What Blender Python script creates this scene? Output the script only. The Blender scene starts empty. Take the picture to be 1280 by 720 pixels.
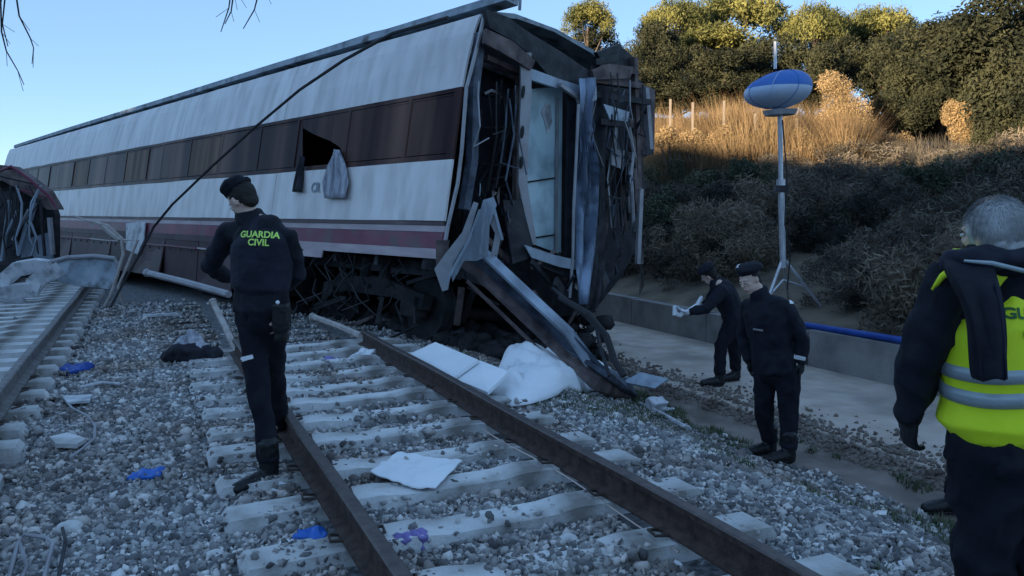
import bpy, math, random
import numpy as np
from mathutils import Vector, Matrix, noise
from mathutils.bvhtree import BVHTree
random.seed(7); rng = np.random.default_rng(7)
scene = bpy.context.scene
COL = scene.collection
R = math.radians

# ------------------------------------------------------------------ camera
CZ = 1.65; PITCH = math.atan(0.095)
cam_d = bpy.data.cameras.new('camera'); cam = bpy.data.objects.new('camera', cam_d); COL.objects.link(cam)
cam.location = (0, 0, CZ); cam.rotation_euler = (math.pi/2 - PITCH, 0, 0)
cam_d.sensor_width = 36; cam_d.lens = 28.125; cam_d.clip_end = 3000; cam_d.clip_start = .05
scene.camera = cam

# ------------------------------------------------------------------ sky, sun, exposure
SUN_EL = 7.0
SD = Vector((.74, .67, 0)).normalized()            # horizontal travel of the sunlight
world = bpy.data.worlds.new('World'); scene.world = world; world.use_nodes = True
wn = world.node_tree; bg = wn.nodes['Background']
sky = wn.nodes.new('ShaderNodeTexSky'); sky.sky_type = 'NISHITA'; sky.sun_disc = False
sky.sun_elevation = R(SUN_EL); sky.sun_rotation = math.atan2(-SD.x, -SD.y)
sky.air_density = .6; sky.dust_density = .0; sky.ozone_density = 2.0
tint = wn.nodes.new('ShaderNodeMix'); tint.data_type = 'RGBA'; tint.blend_type = 'MULTIPLY'; tint.inputs[0].default_value = 1
tint.inputs[7].default_value = (1.13, 1.0, .93, 1)     # the camera's white balance leans warm
even = wn.nodes.new('ShaderNodeMix'); even.data_type = 'RGBA'; even.inputs[0].default_value = .6
even.inputs[7].default_value = (.66, 1.18, 1.95, 1)     # even pale blue mixed in to balance sky brightness with the ground
wn.links.new(sky.outputs[0], tint.inputs[6]); wn.links.new(tint.outputs[2], even.inputs[6]); wn.links.new(even.outputs[2], bg.inputs[0]); bg.inputs[1].default_value = .09
sl = bpy.data.lights.new('sun', 'SUN'); sl.energy = 2.6; sl.angle = R(.5); sl.color = (1, .80, .52)
so = bpy.data.objects.new('sun', sl); COL.objects.link(so); so.location = (-20, -20, 20)
ld = Vector((SD.x*math.cos(R(SUN_EL)), SD.y*math.cos(R(SUN_EL)), -math.sin(R(SUN_EL))))
so.rotation_euler = ld.to_track_quat('-Z', 'Y').to_euler()
scene.view_settings.view_transform = 'Standard'; scene.view_settings.look = 'None'
scene.view_settings.gamma = 1; scene.view_settings.exposure = 2.42
scene.cycles.max_bounces = 5; scene.cycles.diffuse_bounces = 3; scene.cycles.glossy_bounces = 3

# ------------------------------------------------------------------ helpers
cp, sp = math.cos(PITCH), math.sin(PITCH)
def ray(px, py):
    a = (px-640)/1000; b = (360-py)/1000
    return Vector((a, cp+b*sp, -sp+b*cp))
def G(px, py, z=0):                                 # point of a level plane
    d = ray(px, py); return Vector((0, 0, CZ)) + d*((z-CZ)/d.z)
def D(px, py, Y):                                   # point at a distance
    d = ray(px, py); return Vector((0, 0, CZ)) + d*(Y/d.y)
TA = R(24.5)
T = Vector((-math.sin(TA), math.cos(TA), 0)); N = Vector((math.cos(TA), math.sin(TA), 0))
def tn(s, n, z=0): return T*s + N*n + Vector((0, 0, z))

def sstep(a, b, x):
    t = np.clip((x-a)/(b-a), 0, 1); return t*t*(3-2*t)
def vnoise(x, y, f, seed=0):
    x = x*f+seed*17.3; y = y*f+seed*9.1
    xi = np.floor(x).astype(np.int64); yi = np.floor(y).astype(np.int64); xf = x-xi; yf = y-yi
    def h(i, j):
        v = (i*374761393 + j*668265263 + seed*1442695) & 0xffffffff
        v = ((v ^ (v >> 13))*1274126177) & 0xffffffff
        return ((v ^ (v >> 16)) & 0xffff)/65535.0
    u = xf*xf*(3-2*xf); w = yf*yf*(3-2*yf)
    return (h(xi, yi)*(1-u)+h(xi+1, yi)*u)*(1-w) + (h(xi, yi+1)*(1-u)+h(xi+1, yi+1)*u)*w - .5
PN = [-600, -12, -8.5, -6.8, 2.95, 3.6, 4.3, 5.25, 5.6, 5.75, 8.3, 8.4]
PZ = [-1, -.6, -.35, -.03, -.03, -.1, -.36, -.57, -.52, -.468, -.50, -.10]
def height(x, y):
    x = np.asarray(x, float); y = np.asarray(y, float)
    n = N.x*x+N.y*y; s = T.x*x+T.y*y
    z = np.interp(n, PN, PZ)
    z = z + .05*vnoise(x, y, 1.3, 1)*((n < -3.7) | (n > 2.9))*(n < 5.2) + .02*vnoise(x, y, 4, 2)*(n < 5.6)
    f = np.maximum(n-8.4, 0); g = np.maximum(24.5-y, 0)
    hill = 3.75*f/(f+g+1.0) + .13*np.minimum(np.maximum(y-24.5, 0), 60)*sstep(0, 6, f)
    hill = hill + (.35*vnoise(x, y, .35, 3)+.15*vnoise(x, y, 1.1, 4))*sstep(.3, 3, f)
    z = z + hill
    q = SD.x*x+SD.y*y; r = -SD.y*x+SD.x*y
    crest = 11.35 + .5*vnoise(r, r*0, .12, 5) + .35*vnoise(r, r*0, .6, 6)
    z = z + crest*np.exp(-((q+42)/11)**2)  # unseen ridge behind the camera, added to keep the low sun off the scene
    return z
def gz(x, y): return float(height([x], [y])[0])
def ground_at(px, py, dz=0):                        # where a sight line meets the terrain
    d = ray(px, py); t = 2.0
    for _ in range(6000):
        P = Vector((0, 0, CZ)) + d*t
        if P.z <= gz(P.x, P.y)+dz: return P
        t += .01 + t*.001
    return P

def new_mesh(name, V, F, mats, mi=None, smooth=False):
    me = bpy.data.meshes.new(name)
    me.from_pydata([tuple(v) for v in V], [], F)
    for m in (mats if isinstance(mats, (list, tuple)) else [mats]): me.materials.append(m)
    if mi is not None: me.polygons.foreach_set('material_index', mi)
    if smooth: me.polygons.foreach_set('use_smooth', [True]*len(me.polygons))
    me.update(); return me
def link(name, me, parent=None):
    o = bpy.data.objects.new(name, me); COL.objects.link(o)
    if parent: o.parent = parent
    return o
def tag(o, label=None, cat=None, group=None, kind=None):
    if label: o['label'] = label
    if cat: o['category'] = cat
    if group: o['group'] = group
    if kind: o['kind'] = kind
    return o
def empty(name, loc=(0, 0, 0), label=None, cat=None, group=None, rot=None):
    o = bpy.data.objects.new(name, None); COL.objects.link(o); o.location = loc
    if rot: o.rotation_euler = rot
    o.empty_display_size = .2
    return tag(o, label, cat, group)

class MB:
    def __init__(s): s.V = []; s.F = []; s.M = []
    def add(s, V, F, m=0):
        b = len(s.V); s.V += [Vector(v) for v in V]; s.F += [tuple(i+b for i in f) for f in F]; s.M += [m]*len(F); return s
    def box(s, c, size, rot=None, m=0, taper=1):
        x, y, z = [q/2 for q in size]
        V = [Vector((i*x*(taper if k > 0 else 1), j*y*(taper if k > 0 else 1), k*z)) for k in (-1, 1) for j in (-1, 1) for i in (-1, 1)]
        if rot is not None: V = [rot @ v for v in V]
        c = Vector(c)
        return s.add([v+c for v in V], [(0, 2, 3, 1), (4, 5, 7, 6), (0, 1, 5, 4), (2, 6, 7, 3), (0, 4, 6, 2), (1, 3, 7, 5)], m)
    def bar(s, a, b, w, h, up=(0, 0, 1), m=0, w2=None, h2=None):
        a = Vector(a); b = Vector(b); d = (b-a).normalized(); up = Vector(up)
        x = d.cross(up)
        if x.length < 1e-3: x = d.cross(Vector((1, 0, 0)))
        x.normalize(); y = x.cross(d)
        V = []
        for p, ww, hh in ((a, w, h), (b, w2 or w, h2 or h)):
            for j, i in ((-1, -1), (-1, 1), (1, 1), (1, -1)): V.append(p + x*(i*ww/2) + y*(j*hh/2))
        return s.add(V, [(0, 1, 2, 3), (7, 6, 5, 4), (0, 4, 5, 1), (1, 5, 6, 2), (2, 6, 7, 3), (3, 7, 4, 0)], m)
    def tube(s, pts, r, seg=8, m=0):
        pts = [Vector(p) for p in pts]; n = len(pts)
        rs = r if isinstance(r, (list, tuple)) else [r]*n
        V = []; F = []; ref = None
        for i, p in enumerate(pts):
            d = (pts[min(i+1, n-1)]-pts[max(i-1, 0)]).normalized()
            if ref is None: ref = d.orthogonal().normalized()
            ref = (ref - d*ref.dot(d)).normalized(); y = d.cross(ref)
            for k in range(seg):
                a = 2*math.pi*k/seg; V.append(p+(ref*math.cos(a)+y*math.sin(a))*rs[i])
        for i in range(n-1):
            for k in range(seg):
                k2 = (k+1) % seg; F.append((i*seg+k, i*seg+k2, (i+1)*seg+k2, (i+1)*seg+k))
        F.append(tuple(range(seg))[::-1]); F.append(tuple((n-1)*seg+k for k in range(seg)))
        return s.add(V, F, m)
    def plate(s, pts, th, m=0):                     # polygon with thickness along its normal
        pts = [Vector(p) for p in pts]; n = len(pts)
        nr = Vector((0, 0, 0))
        for i in range(n):
            a = pts[i]; b = pts[(i+1) % n]; nr += a.cross(b)
        nr.normalize()
        V = [p+nr*th/2 for p in pts]+[p-nr*th/2 for p in pts]
        F = [tuple(range(n)), tuple(range(2*n-1, n-1, -1))]+[(i, i+n, (i+1) % n+n, (i+1) % n) for i in range(n)]
        return s.add(V, F, m)
    def ell(s, c, ra, axes=None, seg=14, rings=9, m=0):
        c = Vector(c); A = axes or (Vector((1, 0, 0)), Vector((0, 1, 0)), Vector((0, 0, 1)))
        V = [c+A[2]*ra[2]]; F = []
        for i in range(1, rings):
            t = math.pi*i/rings
            for k in range(seg):
                a = 2*math.pi*k/seg
                V.append(c+A[0]*(ra[0]*math.sin(t)*math.cos(a))+A[1]*(ra[1]*math.sin(t)*math.sin(a))+A[2]*(ra[2]*math.cos(t)))
        V.append(c-A[2]*ra[2]); e = len(V)-1
        for k in range(seg):
            k2 = (k+1) % seg
            F.append((0, 1+k, 1+k2)); F.append((e, e-seg+k2, e-seg+k))
            for i in range(rings-2): F.append((1+i*seg+k, 1+(i+1)*seg+k, 1+(i+1)*seg+k2, 1+i*seg+k2))
        return s.add(V, F, m)
    def loft(s, pts, rad, ax, seg=16, m=0):         # elliptical rings; ax is the wide axis
        pts = [Vector(p) for p in pts]; n = len(pts); V = []; F = []
        t0 = (pts[1]-pts[0]).normalized(); t1 = (pts[-1]-pts[-2]).normalized()
        P = [pts[0]-t0*min(rad[0])*.5]+pts+[pts[-1]+t1*min(rad[-1])*.5]
        Rr = [(rad[0][0]*.6, rad[0][1]*.6)]+list(rad)+[(rad[-1][0]*.6, rad[-1][1]*.6)]
        for i, p in enumerate(P):
            d = (P[min(i+1, n+1)]-P[max(i-1, 0)]).normalized()
            a_ = Vector(ax); a_ = (a_-d*a_.dot(d)).normalized(); b_ = d.cross(a_)
            for k in range(seg):
                t = 2*math.pi*k/seg; V.append(p+a_*(Rr[i][0]*math.cos(t))+b_*(Rr[i][1]*math.sin(t)))
        for i in range(n+1):
            for k in range(seg):
                k2 = (k+1) % seg; F.append((i*seg+k, i*seg+k2, (i+1)*seg+k2, (i+1)*seg+k))
        F.append(tuple(range(seg))[::-1]); F.append(tuple((n+1)*seg+k for k in range(seg)))
        return s.add(V, F, m)
    def mesh(s, name, mats, smooth=False): return new_mesh(name, s.V, s.F, mats, s.M, smooth)
    def build(s, name, mats, parent=None, smooth=False): return link(name, s.mesh(name, mats, smooth), parent)

def jitter_pts(pts, a): return [Vector(p)+Vector((random.uniform(-a, a), random.uniform(-a, a), random.uniform(-a, a))) for p in pts]

def evaluated(me, mods):                            # apply modifiers to a mesh, return the result
    o = bpy.data.objects.new('tmp', me); COL.objects.link(o)
    for typ, kw in mods:
        md = o.modifiers.new(typ, typ)
        for k, v in kw.items(): setattr(md, k, v)
    dg = bpy.context.evaluated_depsgraph_get(); dg.update()
    res = bpy.data.meshes.new_from_object(o.evaluated_get(dg))
    bpy.data.objects.remove(o); return res
def fuse(mb, voxel, mat, disp=0, dscale=9, smooth_it=3, stretch=(1, 1, 1)):
    me = mb.mesh('fused', mat)
    r = evaluated(me, [('REMESH', dict(mode='VOXEL', voxel_size=voxel, use_smooth_shade=True)),
                       ('SMOOTH', dict(iterations=smooth_it, factor=.5))])
    r.materials.clear(); r.materials.append(mat)
    if disp:
        n = len(r.vertices); co = np.zeros(n*3); no = np.zeros(n*3)
        r.vertices.foreach_get('co', co); r.vertices.foreach_get('normal', no)
        co = co.reshape(-1, 3); no = no.reshape(-1, 3)
        for i in range(n):
            p = Vector((co[i, 0]*dscale*stretch[0], co[i, 1]*dscale*stretch[1], co[i, 2]*dscale*stretch[2]))
            v = noise.noise(p); w = noise.noise(p*2.3)
            co[i] += no[i]*disp*((1-2*abs(v))*1.2-.6+.4*w)
        r.vertices.foreach_set('co', co.ravel()); r.update()
    r.polygons.foreach_set('use_smooth', [True]*len(r.polygons))
    return r

# ------------------------------------------------------------------ materials
def mat(name, col, rough=.7, metal=0, col2=None, scale=4, detail=6, bump=0, bscale=30, stretch=None, lo=.35, hi=.65,
        grime=None, gscale=2, glo=.5, ghi=.7, spec=.4, coat=0, trans=0):
    m = bpy.data.materials.new(name); m.use_nodes = True; nt = m.node_tree; b = nt.nodes['Principled BSDF']; L = nt.links
    b.inputs['Roughness'].default_value = rough; b.inputs['Metallic'].default_value = metal
    b.inputs['Specular IOR Level'].default_value = spec; b.inputs['Coat Weight'].default_value = coat
    b.inputs['Transmission Weight'].default_value = trans
    tc = nt.nodes.new('ShaderNodeTexCoord'); mp = nt.nodes.new('ShaderNodeMapping'); L.new(tc.outputs['Object'], mp.inputs[0])
    if stretch: mp.inputs['Scale'].default_value = stretch
    def tex(sc, dt=6):
        t = nt.nodes.new('ShaderNodeTexNoise'); t.inputs['Scale'].default_value = sc; t.inputs['Detail'].default_value = dt
        L.new(mp.outputs[0], t.inputs['Vector']); return t
    def ramp(src, a, c, A, C):
        r = nt.nodes.new('ShaderNodeValToRGB'); e = r.color_ramp.elements
        e[0].position = a; e[1].position = c; e[0].color = (*A, 1); e[1].color = (*C, 1); L.new(src, r.inputs[0]); return r
    out = None
    if col2:
        out = ramp(tex(scale, detail).outputs[0], lo, hi, col, col2).outputs[0]
    else:
        rgb = nt.nodes.new('ShaderNodeRGB'); rgb.outputs[0].default_value = (*col, 1); out = rgb.outputs[0]
    if grime:
        mx = nt.nodes.new('ShaderNodeMix'); mx.data_type = 'RGBA'; L.new(out, mx.inputs[6]); mx.inputs[7].default_value = (*grime, 1)
        L.new(ramp(tex(gscale, 8).outputs[0], glo, ghi, (0, 0, 0), (1, 1, 1)).outputs[0], mx.inputs[0]); out = mx.outputs[2]
    L.new(out, b.inputs['Base Color'])
    if bump:
        bp = nt.nodes.new('ShaderNodeBump'); bp.inputs['Strength'].default_value = bump; bp.inputs['Distance'].default_value = .02
        L.new(tex(bscale, 5).outputs[0], bp.inputs['Height']); L.new(bp.outputs[0], b.inputs['Normal'])
    return m
M = {}
M['ballast_bed'] = mat('ballast_bed', (.06, .062, .066), .95, col2=(.25, .25, .25), scale=22, bump=1, bscale=28)
M['dirt'] = mat('dirt', (.12, .09, .075), .95, col2=(.25, .205, .175), scale=2.5, bump=.8, bscale=14)
M['hill_soil'] = mat('hill_soil', (.07, .058, .045), .95, col2=(.20, .155, .11), scale=1.2, bump=1, bscale=7)
M['plain'] = mat('plain', (.08, .07, .045), .95, col2=(.15, .12, .07), scale=.3, bump=.4, bscale=3)
M['concrete'] = mat('concrete', (.42, .335, .275), .9, col2=(.54, .455, .39), scale=3, bump=.3, bscale=40, grime=(.28, .235, .20), gscale=.9, glo=.5, ghi=.68)
M['wall_concrete'] = mat('wall_concrete', (.17, .16, .155), .9, col2=(.30, .28, .265), scale=2.2, bump=.5, bscale=20)
M['sleeper'] = mat('sleeper_concrete', (.62, .61, .60), .85, col2=(.80, .79, .77), scale=6, bump=.4, bscale=50, grime=(.24, .22, .20), gscale=3, glo=.42, ghi=.68)
M['rail_rust'] = mat('rail_rust', (.045, .026, .022), .75, .2, col2=(.10, .062, .05), scale=14, bump=.4, bscale=60)
M['rail_dusty'] = mat('rail_dusty', (.14, .125, .12), .7, .1, col2=(.24, .22, .21), scale=9)
M['rail_head'] = mat('rail_head', (.09, .075, .07), .5, .6, col2=(.15, .12, .11), scale=20, stretch=(1, 1, 1))
M['clip'] = mat('clip_steel', (.08, .06, .05), .6, .5)
M['stone'] = mat('ballast_stone', (.09, .095, .1), .9, bump=.3, bscale=60)
M['white_paint'] = mat('carriage_white', (.68, .635, .62), .55, col2=(.80, .75, .73), scale=1.5, grime=(.46, .42, .40), gscale=3.5, glo=.42, ghi=.85, stretch=(1.1, 1, .28), bump=.15, bscale=2, coat=.15)
M['white_low'] = mat('carriage_white_lower', (.76, .70, .67), .55, col2=(.84, .79, .76), scale=2, grime=(.50, .45, .42), gscale=3.5, glo=.42, ghi=.85, stretch=(1.0, 1, .35), bump=.15, bscale=2, coat=.1)
M['band'] = mat('carriage_band', (.055, .028, .032), .5, col2=(.10, .055, .055), scale=1.3, stretch=(1, 1, .25), grime=(.16, .11, .09), gscale=1.6, glo=.55, ghi=.75)
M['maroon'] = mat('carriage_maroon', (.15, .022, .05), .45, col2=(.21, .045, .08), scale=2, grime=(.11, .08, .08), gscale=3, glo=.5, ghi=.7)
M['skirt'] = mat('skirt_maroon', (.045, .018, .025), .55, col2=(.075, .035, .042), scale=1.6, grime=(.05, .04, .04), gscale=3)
M['pink_edge'] = mat('skirt_edge', (.38, .28, .29), .5, col2=(.52, .42, .42), scale=3, stretch=(.5, 1, 2))
M['band_glass'] = mat('band_glass', (.034, .016, .018), .32, spec=.16, col2=(.21, .115, .085), scale=1.1, stretch=(1.1, 1, .10), lo=.42, hi=.78)  # vertical brown streaks paint hillside reflections into the band colour
M['glass'] = mat('window_glass', (.012, .008, .010), .42, spec=.10, col2=(.04, .024, .024), scale=1.2, stretch=(1.6, 1, .2))
M['glass_brown'] = mat('window_glass_streaked', (.20, .125, .085), .4, spec=.12, col2=(.045, .028, .024), scale=1.8, stretch=(2.2, 1, .12))  # brown vertical streaks mixed into the pane colour
M['end_dark'] = mat('dark_torn_metal', (.03, .035, .05), .5, .3, col2=(.10, .12, .16), scale=5, bump=.6, bscale=14)
M['under_shade'] = mat('underfloor_shade', (.012, .011, .012), .8, .1, col2=(.03, .028, .03), scale=5, bump=.5, bscale=14)  # near-black tone carries the shade beneath the carriage
M['rubber'] = mat('black_rubber', (.012, .012, .013), .7)
M['roofgrey'] = mat('roof_grey', (.22, .26, .30), .6, col2=(.36, .40, .44), scale=3, grime=(.08, .08, .08), gscale=4)
M['dark_metal'] = mat('dark_metal', (.018, .018, .022), .6, .3, col2=(.05, .048, .052), scale=6, bump=.4, bscale=25)
M['blue_metal'] = mat('torn_blue_metal', (.26, .30, .36), .42, .25, col2=(.42, .48, .55), scale=2, bump=.35, bscale=9, grime=(.07, .065, .07), gscale=1.6, glo=.45, ghi=.8, stretch=(1.5, 1.5, .6))
M['frame_metal'] = mat('frame_metal', (.28, .27, .28), .5, .15, col2=(.42, .41, .43), scale=3, bump=.3, bscale=12, grime=(.10, .075, .07), gscale=3, glo=.48, ghi=.8)
M['brown_metal'] = mat('rusty_panel', (.07, .05, .05), .7, .2, col2=(.2, .15, .14), scale=5, bump=.5, bscale=16)
M['pillar'] = mat('pillar_metal', (.06, .08, .12), .38, .45, col2=(.26, .32, .42), scale=2.6, lo=.42, hi=.62, bump=.6, bscale=8, stretch=(1, 1, .55))
M['door_cyan'] = mat('door_cyan', (.42, .56, .60), .4, col2=(.52, .66, .69), scale=1.5, grime=(.22, .3, .33), gscale=2)
M['pale_panel'] = mat('pale_panel', (.5, .5, .52), .5, col2=(.66, .66, .68), scale=3, grime=(.25, .25, .26), gscale=5)
M['white_cloth'] = mat('white_cloth', (.80, .82, .84), .8, col2=(.88, .88, .89), scale=3, bump=.35, bscale=9)
M['grey_cloth'] = mat('grey_cloth', (.22, .22, .26), .9, col2=(.5, .5, .54), scale=5, stretch=(3, 3, .5))
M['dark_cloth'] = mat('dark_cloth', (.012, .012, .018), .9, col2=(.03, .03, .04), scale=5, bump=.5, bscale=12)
M['uniform'] = mat('navy_uniform', (.007, .008, .013), .8, col2=(.016, .017, .027), scale=6, bump=.6, bscale=16, spec=.25)
M['uniform_vest'] = mat('dark_vest', (.011, .012, .022), .75, col2=(.018, .019, .034), scale=9, bump=.5, bscale=22, spec=.3)
M['trouser'] = mat('dark_trousers', (.009, .009, .014), .9, col2=(.016, .016, .024), scale=6, bump=.6, bscale=14, spec=.2)
M['boot'] = mat('black_leather', (.008, .008, .009), .45, bump=.3, bscale=30)
M['glove'] = mat('black_glove', (.009, .009, .011), .7, bump=.3, bscale=40)
M['white_glove'] = mat('white_glove', (.68, .68, .72), .6)
M['skin'] = mat('skin', (.58, .38, .30), .55, col2=(.66, .46, .37), scale=12)
M['hair_black'] = mat('dark_hair', (.015, .012, .010), .7, bump=.5, bscale=60)
M['hair_grey'] = mat('grey_hair', (.30, .295, .29), .7, col2=(.62, .61, .60), scale=14, lo=.3, hi=.7)
M['hivis'] = mat('hi_vis_yellow', (.76, .95, .02), .7, col2=(.84, .97, .03), scale=4, bump=.25, bscale=10)
M['hivis_text'] = mat('hi_vis_lettering', (.62, .9, .18), .6)
M['reflect'] = mat('reflective_grey', (.30, .36, .38), .35, .2, col2=(.42, .48, .5), scale=8)
M['reflect_white'] = mat('reflective_white', (.78, .78, .8), .5)
M['dark_text'] = mat('dark_green_lettering', (.05, .16, .06), .7)
M['eye_white'] = mat('eye_white', (.6, .58, .56), .3)
M['eye_dark'] = mat('eye_dark', (.02, .015, .01), .2)
M['lip'] = mat('lip', (.33, .15, .13), .5)
M['alu'] = mat('mast_metal', (.5, .5, .53), .4, .5, col2=(.62, .62, .65), scale=8)
M['balloon_blue'] = mat('balloon_blue', (.035, .13, .42), .55, col2=(.05, .17, .5), scale=3, bump=.3, bscale=5)
M['balloon_white'] = mat('balloon_white', (.42, .52, .68), .5, col2=(.50, .59, .74), scale=2, bump=.3, bscale=5)
M['blue_plastic'] = mat('blue_plastic', (.02, .13, .50), .4, bump=.4, bscale=14)
M['hose_blue'] = mat('blue_hose', (.012, .05, .26), .5, col2=(.02, .08, .36), scale=5)
M['purple'] = mat('purple_film', (.22, .18, .45), .5, bump=.4, bscale=14)
M['wood'] = mat('pale_pole', (.34, .29, .26), .7, col2=(.5, .45, .42), scale=7)
M['cable'] = mat('black_cable', (.02, .018, .02), .6)
M['steel_bright'] = mat('bright_edge', (.5, .4, .36), .35, .7)
M['leaf_dark'] = mat('leaf_dark', (.018, .022, .014), .9, spec=.15, col2=(.056, .058, .032), scale=.9, lo=.4, hi=.6)
M['leaf_pine'] = mat('leaf_pine', (.07, .078, .028), .85, spec=.2, col2=(.20, .19, .06), scale=.6, lo=.4, hi=.6)
M['leaf_yellow'] = mat('leaf_yellow', (.20, .19, .04), .8, col2=(.34, .28, .07), scale=.8)
M['leaf_shrub'] = mat('leaf_shrub', (.055, .05, .042), .9, spec=.2, col2=(.17, .14, .11), scale=.7, lo=.38, hi=.62)
M['leaf_dry'] = mat('leaf_dry', (.22, .15, .075), .85, col2=(.42, .29, .15), scale=1.4)
M['shrub_green'] = mat('shrub_green', (.04, .05, .034), .9, spec=.2, col2=(.10, .11, .07), scale=.8)
M['shrub_tan'] = mat('shrub_tan', (.12, .095, .07), .9, spec=.2, col2=(.27, .215, .155), scale=.9)
M['shrub_dark'] = mat('shrub_dark', (.018, .02, .018), .9, spec=.2, col2=(.055, .055, .045), scale=.8)
M['straw'] = mat('dry_straw', (.15, .095, .05), .9, col2=(.34, .235, .13), scale=1.1)
M['weed'] = mat('weed_green', (.05, .075, .035), .85, col2=(.13, .14, .08), scale=3)
M['bark'] = mat('bark', (.06, .045, .035), .95, col2=(.13, .10, .08), scale=6, bump=.8, bscale=14)
M['twig'] = mat('twig', (.03, .028, .03), .9)
M['post'] = mat('fence_post', (.26, .21, .17), .8)

for k_ in ('band_glass', 'glass', 'glass_brown'): M[k_].node_tree.nodes['Principled BSDF'].inputs['IOR'].default_value = 1.22
def gradient_stone():
    m = M['stone']; nt = m.node_tree; b = nt.nodes['Principled BSDF']
    g = nt.nodes.new('ShaderNodeNewGeometry'); r = nt.nodes.new('ShaderNodeValToRGB'); e = r.color_ramp.elements
    e[0].color = (.11, .112, .12, 1); e[1].color = (.78, .77, .76, 1); e[1].position = 1
    k = e.new(.45); k.color = (.27, .27, .275, 1); k = e.new(.8); k.color = (.46, .455, .45, 1)
    nt.links.new(g.outputs['Random Per Island'], r.inputs[0])
    mx = nt.nodes.new('ShaderNodeMix'); mx.data_type = 'RGBA'; mx.blend_type = 'MULTIPLY'; mx.inputs[0].default_value = .8
    t = nt.nodes.new('ShaderNodeTexNoise'); t.inputs['Scale'].default_value = .9; t.inputs['Detail'].default_value = 4
    tc = nt.nodes.new('ShaderNodeTexCoord'); nt.links.new(tc.outputs['Object'], t.inputs['Vector'])
    r2 = nt.nodes.new('ShaderNodeValToRGB'); e = r2.color_ramp.elements; e[0].position = .36; e[1].position = .6
    e[0].color = (.66, .52, .43, 1); e[1].color = (1.06, 1.03, 1.0, 1)
    nt.links.new(t.outputs[0], r2.inputs[0]); nt.links.new(r.outputs[0], mx.inputs[6]); nt.links.new(r2.outputs[0], mx.inputs[7])
    nt.links.new(mx.outputs[2], b.inputs['Base Color'])
gradient_stone()

# ------------------------------------------------------------------ terrain: one sheet in track coordinates
def axis(segs):
    out = []
    for a, b, st in segs: out += list(np.arange(a, b, st))
    return np.array(out+[segs[-1][1]])
na = axis([(-900, -100, 80), (-100, -30, 4), (-30, -9, 1), (-9, 5.2, .1), (5.2, 8.2, .15), (8.2, 8.6, .05), (8.6, 22, .3), (22, 80, 3), (80, 900, 80)])
sa = axis([(-900, -80, 80), (-80, -10, 3), (-10, 2, .8), (2, 12, .12), (12, 40, .4), (40, 100, 3), (100, 900, 80)])
NN, SS = np.meshgrid(na, sa); X = NN*N.x+SS*T.x; Y = NN*N.y+SS*T.y; Z = height(X, Y)
nv = len(na); idx = np.arange(len(sa)*nv).reshape(len(sa), nv)
F = np.stack([idx[:-1, :-1], idx[:-1, 1:], idx[1:, 1:], idx[1:, :-1]], -1).reshape(-1, 4)
nc = ((NN[:-1, :-1]+NN[:-1, 1:])/2).ravel(); yc = Y[:-1, :-1].ravel()
mi = np.where(nc < -8.5, 3, np.where(nc < 4.3, 0, np.where(nc < 8.35, 1, 2)))
me = bpy.data.meshes.new('ground'); V = np.stack([X.ravel(), Y.ravel(), Z.ravel()], -1)
me.vertices.add(len(V)); me.vertices.foreach_set('co', V.ravel())
me.loops.add(F.size); me.loops.foreach_set('vertex_index', F.ravel().astype(np.int32))
me.polygons.add(len(F)); me.polygons.foreach_set('loop_start', np.arange(0, F.size, 4, dtype=np.int32))
for k in ('ballast_bed', 'dirt', 'hill_soil', 'plain'): me.materials.append(M[k])
me.polygons.foreach_set('material_index', mi.astype(np.int32)); me.polygons.foreach_set('use_smooth', [True]*len(F))
me.update(calc_edges=True); me.validate()
tag(link('ground', me), kind='structure')

# concrete service path with ragged near edge, low wall
b = MB(); V = []; Fp = []
ss = np.arange(-6, 46, .25)
for s in ss:
    e = 5.78+.12*float(vnoise(np.array([s]), np.array([0.]), 1.1, 9)[0])+.06*float(vnoise(np.array([s]), np.array([0.]), 4, 8)[0])
    for n_, z_ in ((e, -.50), (e+.03, -.45), (6.6, -.44), (7.6, -.445), (8.2, -.455)): V.append(tn(s, n_, z_))
for i in range(len(ss)-1):
    for k in range(4): Fp.append((i*5+k, i*5+k+1, (i+1)*5+k+1, (i+1)*5+k))
b.add(V, Fp); path = b.build('service_path', M['concrete']); tag(path, kind='structure')
wall = empty('low_wall', tn(10, 8.3, -.5), 'low grey concrete wall along the far side of the path', 'wall')
inv = wall.matrix_basis.inverted()
for i in range(22):
    s0 = -5+i*2.2; mb = MB(); a = tn(s0+.012, 8.3)-wall.location; c = tn(s0+2.188, 8.3)-wall.location
    hz = .52+.012*((i*7) % 3)
    a.z = c.z = hz/2; mb.bar(a, c, .2, hz)
    mb.build('wall_block', M['wall_concrete'], wall)

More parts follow.
